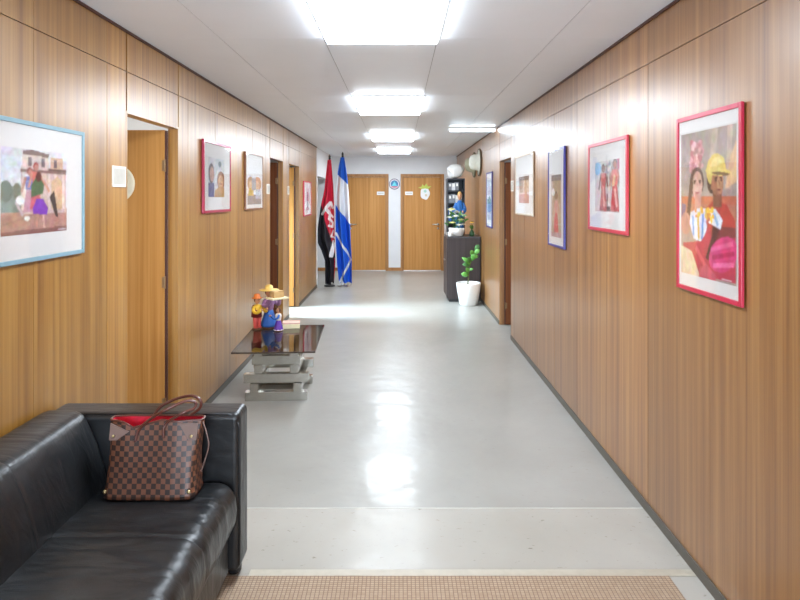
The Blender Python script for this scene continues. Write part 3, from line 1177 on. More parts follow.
for x0, x1, lab in ((-0.487, -0.32, 'white name plate on the end door beside the flags'),
                    (0.135, 0.305, 'white name plate on the end door with the cut-out')):
    t = thing('name_plate', lab, 'sign', ((x0 + x1) / 2, YE + 0.02, 1.665), 'name plates on the end doors')
    w = (x1 - x0) / 2
    b = MB()
    b.box(-w, w, -0.006, 0, 0, 0.075)
    b.build('plate', M['white'], t, bevel=0.001)
    b = MB()
    b.box(-w * 0.8, w * 0.8, -0.0068, -0.006, 0.025, 0.05)
    b.build('insert', M['plate_ink'], t)

# round emblem between the end doors
t = thing('round_emblem', 'round blue emblem on the white wall between the end doors', 'emblem', (-0.10, YE, 1.905))
b = MB()
b.lathe([(0.12, 0.0), (0.12, -0.012), (0.108, -0.016)], axis='y', n=40)
b.build('rim', simple('emblem_rim', rgb(70, 66, 92), 0.4), t)
b = MB()
b.lathe([(0.106, -0.012), (0.106, -0.0175), (0.10, -0.018)], axis='y', n=40)
b.build('ring', simple('emblem_ring', rgb(214, 206, 214), 0.4), t)
b = MB()
b.lathe([(0.082, -0.017), (0.082, -0.0195), (0.08, -0.02)], axis='y', n=40)
b.build('field', simple('emblem_field', rgb(40, 120, 170), 0.4), t)
b = MB()
b.prism([(-0.058, -0.04), (0.058, -0.04), (0.0, 0.062)], 1, -0.019, -0.0225)
b.build('triangle', simple('emblem_cyan', rgb(92, 206, 220), 0.4), t)
b = MB()
b.prism([(-0.08, -0.075), (0.08, -0.075), (0.06, -0.052), (-0.06, -0.052)], 1, -0.018, -0.0215)
b.build('band', simple('emblem_band', rgb(226, 130, 140), 0.4), t)

# white cut-out with a leafy top on the right end door
t = thing('door_decoration', 'white rounded cut-out with yellow green top on end door', 'decoration', (0.575, YE + 0.02, 1.56))
b = MB()
pts = []
for k in range(28):
    a = 2 * PI * k / 28
    r = 0.125 + 0.006 * math.cos(5 * a)
    pts.append((r * 0.82 * math.cos(a), 0.14 + r * 1.1 * math.sin(a)))
b.prism(pts, 1, -0.012, 0.0)
b.build('body', M['white'], t, bevel=0.002)
lime = simple('lime_felt', rgb(196, 204, 92), 0.7)
b = MB()
b.prism([(-0.15, 0.27), (-0.06, 0.235), (0.0, 0.25), (0.07, 0.235), (0.14, 0.30), (0.06, 0.295), (0.03, 0.36), (-0.02, 0.30), (-0.06, 0.345), (-0.08, 0.29)], 1, -0.018, -0.010)
b.build('leafy_top', lime, t, bevel=0.001)
b = MB()
b.lathe([(0.032, -0.012), (0.032, -0.016), (0.028, -0.017)], (0.0, 0, 0.19), axis='y', n=20)
b.build('spot', simple('mint_spot', rgb(170, 214, 196), 0.6), t)
b = MB()
b.lathe([(0.026, -0.012), (0.026, -0.016), (0.022, -0.017)], (0.02, 0, 0.10), axis='y', n=20)
b.build('spot', simple('sand_spot', rgb(216, 204, 170), 0.6), t)

# round white disc hung on the open door nearest the sofa
t = thing('round_hanger', 'round white disc hanging on the open door nearest the sofa', 'decoration', (-1.865, 3.952, 1.70))
b = MB()
b.lathe([(0.125, 0.003), (0.127, -0.004), (0.118, -0.009), (0.0005, -0.011)], axis='y', n=40)
b.build('disc', simple('ivory_disc', rgb(236, 230, 206), 0.5), t)
b = MB()
b.lathe([(0.022, 0.003), (0.022, -0.02), (0.012, -0.028)], (0.04, 0, 0.19), axis='y', n=20)
b.build('hook', M['chrome'], t)
b = MB()
b.tube([(0.04, -0.008, 0.185), (0.02, -0.008, 0.15), (0.0, -0.008, 0.12)], 0.004, 6)
b.build('cord', M['paper_mat'], t)

# ------------------------------------------------------------------ sofa
t = thing('leather_sofa', 'long black leather sofa standing against the left panelling', 'sofa', (-1.06, 1.55, 0))
SX, SY = 1.06, -1.55


def W(b):
    for v in b.bm.verts:
        v.co.x += SX
        v.co.y += SY
    return b


b = MB()
b.box(-1.455, -0.70, 0.66, 2.475, 0.06, 0.27)
W(b).build('base', M['leather'], t, bevel=0.02, seg=3)
# backrest: sloping profile drawn out along the wall, with a seam
for y0, y1 in ((0.655, 2.475),):
    b = MB()
    prof = [(-1.462, 0.25), (-1.19, 0.25), (-1.185, 0.34), (-1.188, 0.42), (-1.205, 0.50), (-1.232, 0.60), (-1.255, 0.66), (-1.272, 0.70), (-1.284, 0.719), (-1.298, 0.731), (-1.316, 0.7375), (-1.36, 0.741), (-1.40, 0.741), (-1.44, 0.739), (-1.455, 0.733), (-1.462, 0.72)]
    n = 260
    rings = []
    for i in range(n + 1):
        q = i / n
        yy = y0 + (y1 - y0) * q
        e = min(q, 1 - q) * (y1 - y0)
        soft = -0.012 * math.exp(-e / 0.02) - 0.004 * math.exp(-((yy - 1.985) / 0.006) ** 2)
        rr = []
        for x, z in prof:
            k = 1 if x > -1.43 else 0
            wv = 0.006 * noise.noise(Vector((x * 5, yy * 5, z * 5)))
            rr.append((x + (soft + wv) * k, yy, z + (soft * 0.6 + wv * 0.5) * (1 if z > 0.5 else 0)))
        rings.append(b.ring(rr))
    for r0, r1 in zip(rings, rings[1:]):
        b.bridge(r0, r1)
    b.cap(rings[0], True)
    b.cap(rings[-1])
    W(b).build('backrest', M['leather'], t, smooth=True)
# arms
for y0, y1 in ((2.475, 2.625), (0.505, 0.655)):
    b = MB()
    nx, nz = 10, 6
    b.box(-1.462, -0.658, y0, y1, 0.06, 0.718)
    W(b).build('armrest', M['leather'], t, bevel=0.028, seg=4)
    b = MB()
    yy = y0 + 0.012 if y0 > 1 else y1 - 0.012
    b.tube([(-1.43, yy, 0.712), (-1.05, yy, 0.7135), (-0.71, yy, 0.713), (-0.674, yy, 0.70), (-0.662, yy, 0.66), (-0.6605, yy, 0.30), (-0.662, yy, 0.09)], 0.005, 8)
    W(b).build('piping', M['leather'], t, smooth=True)
# seat cushions with puckered leather
def cushion(y0, y1):
    b = MB()
    ny, prof = max(10, int((y1 - y0) / 0.006)), []
    xb, xf, zt, zb = -1.215, -0.664, 0.446, 0.255
    for i in range(26):
        prof.append((xb + (xf - 0.075 - xb) * i / 25, zt))
    for i in range(1, 11):
        a = PI / 2 * i / 10
        prof.append((xf - 0.075 + 0.075 * math.sin(a), zt - 0.075 + 0.075 * math.cos(a)))
    prof += [(xf + 0.004, zt - 0.11), (xf, zt - 0.15), (xf - 0.015, zb), (xb, zb)]
    rings = []
    for j in range(ny + 1):
        yy = y0 + (y1 - y0) * j / ny
        e = min(yy - y0, y1 - yy)
        rr = []
        for k, (x, z) in enumerate(prof):
            dx = dz = 0
            if z > zb + 0.02:
                # long soft creases that fan out from the rear edge
                u = (x - xb) / (xf - xb)
                cr = noise.noise(Vector((x * 2.6 + 3, (yy + 0.35 * x) * 13, 0))) * 0.0075
                cr += noise.noise(Vector((x * 4 + 9, (yy - 0.2 * x) * 26, 2))) * 0.0035
                big = 0.006 * math.sin(PI * min(1, max(0, u))) * math.sin(PI * (yy - y0) / (y1 - y0))
                sof = -0.022 * math.exp(-e / 0.016) - 0.007 * math.exp(-((yy - 2.06) / 0.008) ** 2)
                dz = (cr * (0.5 + 0.5 * u) + big + sof) if k < 32 else sof * 0.3
                dx = (cr * 0.8 + sof * 0.4) if k >= 26 else 0
            rr.append((x + dx, yy, z + dz))
        rings.append(b.ring(rr))
    for r0, r1 in zip(rings, rings[1:]):
        b.bridge(r0, r1)
    b.cap(rings[0], True)
    b.cap(rings[-1])
    W(b).build('seat_cushion', M['leather'], t, smooth=True)


cushion(0.66, 2.472)
for (x, yy, z0) in ((-0.71, 2.588, 0.0), (-1.40, 2.588, 0.0), (-0.71, 0.56, 0.009), (-1.40, 0.56, 0.009)):
    b = MB()
    b.lathe([(0.026, z0), (0.03, z0 + 0.01), (0.034, 0.063)], (x, yy, 0), n=18)
    W(b).build('leg', M['black'], t, smooth=False)

# ------------------------------------------------------------------ handbag
t = thing('tote_bag', 'brown checked tote bag with red lining standing on the sofa', 'bag', (-0.962, 2.36, 0.457))
red = simple('red_lining', rgb(206, 30, 58), 0.7, var=0.15, scale=40)
strap = simple('dark_brown_strap', rgb(92, 48, 38), 0.3, coat=0.4)
brass = simple('pale_brass', rgb(206, 186, 140), 0.3, metal=1.0)
b = MB()
uvl = b.bm.loops.layers.uv.new('UVMap')
NU, NV = 72, 22
Hb = 0.272


def bag_pt(s, v, inset=0.0):
    """s: 0..1 round the body (starting front left, front face first); v: 0 bottom, 1 rim"""
    wb = 0.178 + 0.007 * v - inset
    db = 0.075 - 0.043 * v - inset
    # superellipse
    a = 2 * PI * s - PI * 0.86
    c, q = math.cos(a), math.sin(a)
    x = wb * math.copysign(abs(c) ** 0.32, c)
    yy = db * math.copysign(abs(q) ** 0.32, q)
    z = Hb * v
    lean = 0.035 * v
    if yy < 0:      # front face: the rim sags between the corner tabs, soft folds run down it
        f = x / 0.19
        z -= 0.034 * max(0, v - 0.55) / 0.45 * math.exp(-((f + 0.30) / 0.24) ** 2)
        z += 0.006 * v * math.exp(-((f - 0.1) / 0.2) ** 2)
        yy += -0.010 * math.exp(-((f - 0.32 - 0.12 * (1 - v)) / 0.10) ** 2) * (0.3 + v) + 0.006 * math.sin(f * 7 + 2 * v) * v
    e = min(1, max(0, (abs(x) / wb - 0.7) / 0.3))
    x -= math.copysign(0.010 * math.sin(PI * v) * e * e * (3 - 2 * e), x)
    return (x, yy + lean, z)


rings = []
for j in range(NV + 1):
    rings.append(b.ring([bag_pt(i / NU, j / NV) for i in range(NU)]))
per = 40.0
for j in range(NV):
    for i in range(NU):
        k = (i + 1) % NU
        f = b.bm.faces.new((rings[j][i], rings[j][k], rings[j + 1][k], rings[j + 1][i]))
        for lp, (vv) in zip(f.loops, (rings[j][i], rings[j][k], rings[j + 1][k], rings[j + 1][i])):
            co = vv.co
            side = abs(co.x) > 0.165
            fu = (co.x + 0.3) / 0.0185 if not (abs(f.verts[0].co.x - f.verts[1].co.x) < abs(f.verts[0].co.y - f.verts[1].co.y)) else (co.y + 0.3) / 0.0185
            lp[uvl].uv = (fu + co.z * 3.0, co.z / 0.0185 + 0.02)
b.cap(rings[0], True)
body = b.build('body', M['check'], t, smooth=True)
b = MB()
r_in = []
for j in range(6):
    v = 1.0 - 0.10 * j
    r_in.append(b.ring([bag_pt(i / NU, v, 0.005) for i in range(NU)]))
for r0, r1 in zip(r_in, r_in[1:]):
    b.bridge(r0, r1)
b.cap(r_in[-1])
b.build('lining', red, t, smooth=True)
b = MB()
rim = [bag_pt(i / NU, 1.0, 0.002) for i in range(NU)]
b.tube(rim + rim[:2], 0.0042, 8)
b.build('rim_trim', strap, t, smooth=True)
# corner tabs, rivets
tabm = simple('taupe_tab', rgb(120, 96, 88), 0.35, coat=0.3)
for fx in (-1, 1):
    b = MB()
    q = []
    for (x, z) in ((fx * 0.172, 0.266), (fx * 0.095, 0.236 if fx < 0 else 0.266), (fx * 0.140, 0.205), (fx * 0.170, 0.205)):
        v = z / Hb
        q.append((x, -(0.075 - 0.043 * v) + 0.035 * v - 0.004, z))
    r0 = b.ring(q)
    r1 = b.ring([(x, yy + 0.005, z) for x, yy, z in q])
    b.bridge(r0, r1)
    b.cap(r0, True)
    b.cap(r1)
    b.build('corner_tab', tabm, t, bevel=0.001)
    b = MB()
    b.ball((fx * 0.152, -0.022, 0.222), 0.006, n=10, m=6)
    b.build('rivet', brass, t, smooth=True)
    b = MB()
    b.ball((fx * 0.160, -0.072, 0.030), 0.008, n=10, m=6)
    b.build('corner_stud', brass, t, smooth=True)


def smooth_path(pts, n=8):
    out = []
    P = [Vector(p) for p in pts]
    P = [P[0] * 2 - P[1]] + P + [P[-1] * 2 - P[-2]]
    for i in range(1, len(P) - 2):
        for k in range(n):
            q = k / n
            out.append(0.5 * ((2 * P[i]) + (-P[i - 1] + P[i + 1]) * q + (2 * P[i - 1] - 5 * P[i] + 4 * P[i + 1] - P[i + 2]) * q * q
                              + (-P[i - 1] + 3 * P[i] - 3 * P[i + 1] + P[i + 2]) * q ** 3))
    out.append(P[-2])
    return out


h1 = smooth_path([(-0.068, -0.020, 0.20), (-0.055, -0.012, 0.245), (-0.005, -0.010, 0.290), (0.055, -0.012, 0.325), (0.115, 0.02, 0.345), (0.150, 0.03, 0.338), (0.150, 0.02, 0.318), (0.110, -0.004, 0.305), (0.045, -0.004, 0.262), (0.042, -0.020, 0.215)])
b = MB()
b.tube(h1, 0.0058, 10)
b.build('handle', strap, t, smooth=True)
h2 = smooth_path([(-0.04, 0.072, 0.255), (-0.01, 0.078, 0.300), (0.05, 0.08, 0.332), (0.12, 0.070, 0.350), (0.16, 0.062, 0.335), (0.155, 0.066, 0.30), (0.10, 0.072, 0.26)])
b = MB()
b.tube(h2, 0.0058, 10)
b.build('handle', strap, t, smooth=True)
b = MB()
b.tube(smooth_path([(0.180, 0.03, 0.262), (0.197, 0.02, 0.225), (0.208, 0.015, 0.17), (0.190, 0.01, 0.10), (0.18, 0.01, 0.07)]), 0.003, 8)
b.build('side_cord', tabm, t, smooth=True)

# ------------------------------------------------------------------ rug
b = MB()
b.box(-1.45, 1.145, 0.2, 2.543, 0.0005, 0.008)
tag(b.build('woven_rug', M['sisal'], bevel=0.003), 'brown woven sisal rug lying in the foreground', 'rug')

# ------------------------------------------------------------------ low glass table with stacked steel bars
TX, TY = -0.985, 4.99
t = thing('coffee_table', 'low smoked glass table on stacked steel bars by left wall', 'table', (TX, TY, 0), rotz=0.05)
b = MB()
b.box(-0.30, 0.325, -0.46, 0.49, 0.432, 0.444)
b.build('tabletop', M['smoked_glass'], t, bevel=0.003)
b = MB()
for x0, x1, y0, y1 in ((-0.303, 0.328, -0.463, -0.46), (-0.303, 0.328, 0.49, 0.493), (-0.303, -0.30, -0.46, 0.49), (0.325, 0.328, -0.46, 0.49)):
    b.box(x0, x1, y0, y1, 0.432, 0.444)
b.build('glass_edge', simple('dark_glass_edge', rgb(64, 52, 44), 0.2), t)
bars = [(0.0, 'x', 0.245), (0.072, 'y', 0.24), (0.144, 'x', 0.255), (0.216, 'y', 0.22), (0.288, 'x', 0.19), (0.360, 'y', 0.24)]
for z, ax, hl in bars:
    for sgn in (-1, 1):
        b = MB()
        if ax == 'x':
            yc = sgn * 0.21
            b.box(-hl, hl, yc - 0.033, yc + 0.033, z, z + 0.07)
        else:
            xc = sgn * (0.17 if z < 0.1 else 0.14)
            b.box(xc - 0.033, xc + 0.033, -hl - 0.02, hl + 0.02, z, z + 0.07)
        b.build('base_bar', M['steel_bar'], t, bevel=0.003)
ZG = 0.4442

# figurines on the table
C = {}
for nm, c in {'coral': (226, 92, 84), 'yellow': (240, 196, 60), 'maroon': (126, 36, 36), 'orange': (222, 120, 50), 'skin': (206, 150, 112), 'straw': (226, 186, 96),
              'cream': (240, 230, 190), 'purple': (96, 48, 160), 'lilac': (158, 118, 160), 'blue': (46, 104, 186), 'tan': (206, 170, 116), 'pink': (226, 186, 170),
              'brown': (110, 66, 44), 'shirt_white': (240, 232, 222)}.items():
    C[nm] = simple('painted_' + nm, rgb(*c), 0.5)


def figurine(label, x, yy, h, legs, top, hat, skirt=None, face=0.0, extra=None, arm_m=None, base=True, arms=((-1, 0.3), (1, 0.3)), hat_w=0.085):
    t = thing('painted_figurine', label, 'figurine', (x, yy, ZG), 'painted figurines on the glass table', rotz=face)
    k = h / 0.33
    b = MB()
    b.lathe([(0.045 * k, 0), (0.045 * k, 0.010 * k), (0.04 * k, 0.014 * k)], n=20)
    b.build('stand', C['brown'], t)
    if skirt is None:
        for sg in (-1, 1):
            b = MB()
            b.tube([(sg * 0.020 * k, 0, 0.012 * k), (sg * 0.022 * k, 0, 0.07 * k), (sg * 0.02 * k, 0, 0.135 * k)], [0.017 * k, 0.02 * k, 0.024 * k], 12)
            b.ball((sg * 0.020 * k, -0.010 * k, 0.02 * k), 0.014 * k, 0.024 * k, 0.010 * k, 12, 8)
            b.build('leg', legs, t, smooth=True)
    else:
        b = MB()
        b.lathe([(0.062 * k, 0.014 * k), (0.060 * k, 0.03 * k), (0.042 * k, 0.09 * k), (0.028 * k, 0.145 * k)], n=24, wob=lambda a, z: 0.06 * math.sin(8 * a))
        b.build('skirt', skirt, t, smooth=True)
    b = MB()
    b.lathe([(0.026 * k, 0.125 * k), (0.034 * k, 0.15 * k), (0.042 * k, 0.195 * k), (0.036 * k, 0.222 * k), (0.014 * k, 0.232 * k)], n=20)
    b.build('torso', top, t, smooth=True)
    for sg, up in arms:
        b = MB()
        b.tube(smooth_path([(sg * 0.036 * k, 0, 0.212 * k), (sg * 0.060 * k, -0.02 * k, 0.18 * k), (sg * 0.050 * k, -0.062 * k, (0.15 + 0.05 * up) * k), (sg * 0.03 * k, -0.098 * k, (0.158 + 0.12 * up) * k)], 4),
               0.0145 * k, 10)
        a = b.build('arm', arm_m or top, t, smooth=True)
        b = MB()
        b.ball((sg * 0.028 * k, -0.104 * k, (0.16 + 0.12 * up) * k), 0.013 * k, n=10, m=8)
        b.build('hand', C['skin'], a, smooth=True)
    b = MB()
    b.cyl((0, 0, 0.228 * k), (0, 0, 0.25 * k), 0.012 * k)
    b.ball((0, -0.002 * k, 0.268 * k), 0.026 * k, 0.027 * k, 0.031 * k)
    b.ball((0, -0.028 * k, 0.266 * k), 0.005 * k, 0.008 * k, 0.007 * k, 8, 6)
    hd = b.build('head', C['skin'], t, smooth=True)
    b = MB()
    for sg in (-1, 1):
        b.ball((sg * 0.010 * k, -0.026 * k, 0.274 * k), 0.003 * k, n=8, m=6)
    b.build('eyes', M['black'], hd, smooth=True)
    b = MB()
    b.ball((0, 0.008 * k, 0.272 * k), 0.027 * k, 0.025 * k, 0.030 * k)
    b.build('hair', C['brown'], hd, smooth=True)
    if hat:
        b = MB()
        b.lathe([(hat_w * k, 0.288 * k), (hat_w * k, 0.292 * k), (0.032 * k, 0.298 * k), (0.028 * k, 0.322 * k), (0.014 * k, 0.33 * k)], n=26)
        b.build('hat', hat, hd, smooth=True)
    return t, k


t, k = figurine('tallest painted figurine, yellow sleeves and coral trousers, on glass table', -1.255, 5.31, 0.315, C['coral'], C['yellow'], C['orange'], face=0.9, hat_w=0.05)
b = MB()
b.lathe([(0.050 * k, 0.115 * k), (0.046 * k, 0.16 * k), (0.046 * k, 0.20 * k), (0.036 * k, 0.224 * k)], (0, 0.008, 0), n=20)
b.build('vest', C['maroon'], t, smooth=True)
t, k = figurine('figurine in straw hat holding a pale tray, behind the tallest one', -1.165, 5.38, 0.385, C['blue'], C['lilac'], C['straw'], face=0.75, hat_w=0.075, arms=((-1, 0.75), (1, 0.75)), skirt=C['blue'])
b = MB()
b.box(-0.085, 0.085, -0.20, -0.085, 0.235 * k, 0.247 * k)
b.build('tray', C['cream'], t, bevel=0.004)
b = MB()
b.box(-0.05, 0.05, -0.17, -0.095, 0.247 * k, 0.295 * k)
b.build('box', C['tan'], t, bevel=0.003)
t, k = figurine('smallest figurine, white blouse and purple skirt, on glass table', -1.055, 5.25, 0.22, None, C['shirt_white'], None, skirt=C['purple'], face=-1.2, arm_m=C['blue'], arms=((-1, 0.3), (1, 0.4)))
b = MB()
b.lathe([(0.05 * k, 0.02), (0.064 * k, 0.012), (0.066 * k, 0.01)], n=24)
b.build('hem', C['shirt_white'], t)
# low pinkish box beside them
t = thing('trinket_box', 'low pinkish box lying on the glass table beside the figurines', 'box', (-0.965, 5.38, ZG), rotz=0.15)
b = MB()
b.box(-0.075, 0.075, -0.05, 0.05, 0, 0.04)
b.build('box_body', C['cream'], t, bevel=0.004)
b = MB()
b.box(-0.078, 0.078, -0.053, 0.053, 0.04, 0.055)
b.build('lid', C['pink'], t, bevel=0.004)

# ------------------------------------------------------------------ flags
FD, SC = 10.9, 600 / 10.9


def fx(p):
    return (p - 399) / SC


def fz(p):
    return 1.61 - (p - 197.5) / SC


def interp(pts, v):
    for (a, va), (c, vc) in zip(pts, pts[1:]):
        if va <= v <= vc:
            return a + (c - a) * (v - va) / (vc - va)
    return pts[0][0] if v < pts[0][1] else pts[-1][0]


def seg_d(px, py, a, b2):
    ax, ay = a
    bx_, by = b2
    dx, dy = bx_ - ax, by - ay
    q = max(0, min(1, ((px - ax) * dx + (py - ay) * dy) / (dx * dx + dy * dy)))
    return math.hypot(px - ax - q * dx, py - ay - q * dy)


def flag(label, x_pole, tip_y, left, right, colour, folds, name='flag_on_pole', bottom=284, dyo=-0.05):
    t = thing(name, label, 'flag', (x_pole, FD, 0), 'flags on floor stands')
    b = MB()
    b.lathe([(0.10, 0), (0.10, 0.012), (0.09, 0.022), (0.03, 0.03), (0.022, 0.09), (0.016, 0.10)], n=32)
    b.build('stand', M['black'] if 'red' in label else M['chrome'], t)
    b = MB()
    b.cyl((0, 0, 0.03), (0, 0, fz(tip_y + 1)), 0.012, n=14)
    b.build('pole', M['chrome'], t, smooth=True)
    b = MB()
    z = fz(tip_y + 2)
    b.lathe([(0.014, z - 0.02), (0.022, z), (0.016, z + 0.03), (0.022, z + 0.045), (0.003, z + 0.085)], n=14)
    b.build('finial', M['black'], t, smooth=True)
    # cloth: vertical pleats gathered at the head of the pole
    NUf, NVf = 64, 190
    vs, cs, fs = [], [], []
    y_top = tip_y + 3
    for j in range(NVf + 1):
        q = j / NVf
        for i in range(NUf + 1):
            u = i / NUf
            pyv = y_top + (bottom - y_top) * q + 1.2 * math.sin(u * 7) * q
            l, r = interp(left, pyv), interp(right, pyv)
            pxv = l + (r - l) * u
            w = (r - l) / SC
            yy = dyo + (0.028 + 0.16 * w) * math.sin(u * PI * folds + 0.8 * math.sin(q * 5)) * (0.25 + 0.75 * min(1, q * 2.5))
            vs.append((fx(pxv) - x_pole, yy, fz(pyv)))
            cs.append([lin(c) for c in colour(pxv, pyv)] + [1.0])
    for j in range(NVf):
        for i in range(NUf):
            a = j * (NUf + 1) + i
            fs.append((a, a + NUf + 1, a + NUf + 2, a + 1))
    me = bpy.data.meshes.new('cloth')
    me.from_pydata(vs, [], fs)
    at = me.color_attributes.new('print', 'FLOAT_COLOR', 'POINT')
    at.data.foreach_set('color', np.array(cs, dtype=np.float32).ravel())
    me.materials.append(M['cloth'])
    for p in me.polygons:
        p.use_smooth = True
    o = bpy.data.objects.new('cloth', me)
    COL.objects.link(o)
    o.parent = t
    md = o.modifiers.new('thickness', 'SOLIDIFY')
    md.thickness = 0.003
    md.offset = 0
    return t, o


def red_black(x, y):
    # letters F S L N run down along the border of the two colours
    F_ = [((322.5, 214), (330.5, 202.5)), ((330.5, 202.5), (333.0, 207.5)), ((326.5, 208.0), (329.5, 213.0))]
    S_ = [((333.2, 217.0), (330.2, 214.5)), ((330.2, 214.5), (329.4, 219.0)), ((329.4, 219.0), (333.0, 222.5)), ((333.0, 222.5), (332.6, 226.8)), ((332.6, 226.8), (329.4, 225.8))]
    L_ = [((333.4, 230.5), (331.0, 236.5)), ((331.0, 236.5), (334.2, 237.5))]
    N_ = [((330.4, 256.0), (333.4, 241.0)), ((333.4, 241.0), (332.2, 256.5)), ((332.2, 256.5), (335.0, 243.0))]
    for s_, wd in ((F_, 1.45), (S_, 1.2), (L_, 0.8), (N_, 0.95)):
        for a, c in s_:
            if seg_d(x, y, a, c) < wd:
                return (246, 244, 244)
    bd = 321 + (y - 204) * 0.285
    if y > 258:
        bd = 334.2
    if x < bd and y > 200:
        return (26, 26, 34)
    return (206, 26, 58)


def blue_white(x, y):
    e1 = 173 + (x - 336) * 0.95
    e2 = 205 + (x - 335.5) * 1.28
    f1 = seg_d(x, y, (335.8, 233), (351.2, 259))
    f2 = seg_d(x, y, (351.2, 259), (340.5, 281))
    if min(f1, f2) < 0.95 or y > 282.3:
        return (240, 238, 226)
    if y < e1:
        return (22, 92, 196)
    if y < e2:
        return (226, 228, 234)
    # blue band; left of the fringed edge one sees the other half folded under
    return (18, 90, 206)


flag('red and black flag with white letters hanging on the left pole', fx(329.7), 157,
     [(328.2, 158), (324.5, 190), (320.5, 208), (317, 236), (317, 240), (322, 250), (325.5, 260), (326, 284)],
     [(331.2, 158), (333.6, 185), (334.6, 205), (335, 240), (335.4, 262), (334, 284)], red_black, 3.0, bottom=283)
flag('blue and white flag with pale fringe hanging on the right pole', fx(342.7), 154.5,
     [(341.2, 156), (338, 172), (335.5, 196), (335.8, 236), (337.5, 262), (340, 284)],
     [(344.3, 156), (347.5, 176), (349.5, 200), (350.5, 224), (351.5, 245), (352.2, 260), (352.2, 284)], blue_white, 3.6, bottom=283.5)

# ------------------------------------------------------------------ cabinet group at the right
CX0, CX1, CY0, CY1 = 0.755, 1.258, 9.26, 9.95
CT = 1.005
t = thing('dark_cabinet', 'waist high dark cabinet against the right wall', 'cabinet', ((CX0 + CX1) / 2, (CY0 + CY1) / 2, 0))
hx, hy = (CX1 - CX0) / 2, (CY1 - CY0) / 2
dk = wood('wenge_veneer', rgb(56, 48, 48), rgb(66, 57, 56), rgb(78, 68, 66), rough=0.45, coat=0.1)
dk2 = simple('wenge_top', rgb(60, 54, 56), 0.35)
b = MB()
b.box(-hx, hx, -hy, hy, 0.05, CT - 0.025)
b.build('carcass', dk, t, bevel=0.002)
b = MB()
b.box(-hx - 0.006, hx + 0.004, -hy - 0.008, hy + 0.004, CT - 0.025, CT)
b.build('top', dk2, t, bevel=0.003)
b = MB()
b.box(-hx + 0.02, hx - 0.01, -hy + 0.015, hy - 0.015, 0, 0.05)
b.build('plinth', M['black'], t)
for sg in (-1, 1):
    b = MB()
    y0, y1 = (-hy + 0.006, -0.002) if sg < 0 else (0.002, hy - 0.006)
    b.box(-hx - 0.016, -hx, y0, y1, 0.06, CT - 0.03)
    d = b.build('door', dk, t, bevel=0.002)
    b = MB()
    yk = -0.05 if sg < 0 else 0.05
    b.cyl((-hx - 0.016, yk, 0.62), (-hx - 0.036, yk, 0.62), 0.008, 0.012, 12)
    b.build('knob', M['chrome'], d)

# shelf unit behind the cabinet
t = thing('shelf_unit', 'tall dark open shelves standing behind the dark cabinet', 'shelves', (0.955, 10.2, 0))
sh = simple('charcoal_board', rgb(58, 62, 68), 0.5)
b = MB()
b.box(-0.148, -0.133, -0.15, 0.15, 0, 1.93)
b.build('side_panel', sh, t, bevel=0.001)
b = MB()
b.box(0.133, 0.148, -0.15, 0.15, 0, 1.93)
b.build('side_panel', sh, t, bevel=0.001)
b = MB()
b.box(-0.133, 0.133, 0.135, 0.15, 0, 1.93)
b.build('back_panel', sh, t)
for z in (0.03, 0.42, 0.80, 1.18, 1.50, 1.71, 1.91):
    b = MB()
    b.box(-0.133, 0.133, -0.15, 0.135, z, z + 0.02)
    b.build('shelf', sh, t, bevel=0.001)
n = 0
for z, seq in ((1.52, [('grey', 0.14), ('grey', 0.15), ('white', 0.13), ('grey', 0.14)]), (1.73, [('grey', 0.13), ('white', 0.12), ('grey', 0.14)]),
               (1.20, [('blue', 0.24), ('blue', 0.25), ('grey', 0.24)])):
    x = -0.125
    for i, (c, h) in enumerate(seq):
        wd = 0.07 if c == 'blue' else 0.055
        cc = {'grey': (122, 126, 132), 'white': (206, 208, 208), 'blue': (34, 92, 160)}[c]
        place = {1.52: 'second shelf from the top', 1.73: 'topmost shelf', 1.20: 'shelf behind the flowers'}[z]
        nth = ['first', 'second', 'third', 'fourth', 'fifth'][i]
        tt = thing('ring_binder', '%s binder, %s from the left on the %s' % (c, nth, place), 'binder', (0.955 + x + wd / 2, 10.07, z + 0.0005), 'binders on the dark shelves')
        b = MB()
        b.box(-wd / 2, wd / 2, 0, 0.19, 0, h)
        b.build('cover', simple('binder_' + c, rgb(*cc), 0.5), tt, bevel=0.002)
        b = MB()
        b.box(-wd / 2 + 0.012, wd / 2 - 0.012, -0.001, 0.0, h * 0.5, h * 0.85)
        b.build('spine_label', M['plate'], tt)
        x += wd + 0.004

# white rounded paper lantern on top of the shelves
t = thing('paper_lantern', 'crumpled white paper lantern lying on top of dark shelves', 'lantern', (0.95, 10.14, 1.9305))
b = MB()
b.ball((0, 0, 0.125), 0.145, 0.13, 0.12, 18, 12)
for v in b.bm.verts:
    v.co += Vector((1, 0.8, 0.8)) * 0.030 * noise.noise(v.co * 9 + Vector((2, 3, 4)))
    v.co.z = max(v.co.z, 0.002)
b.build('shade', simple('white_paper', rgb(240, 240, 238), 0.7, var=0.02), t)
b = MB()
b.lathe([(0.045, 0), (0.045, 0.006), (0.04, 0.01)], (0, 0, 0.0), n=18)
b.build('wire_ring', M['black'], t)

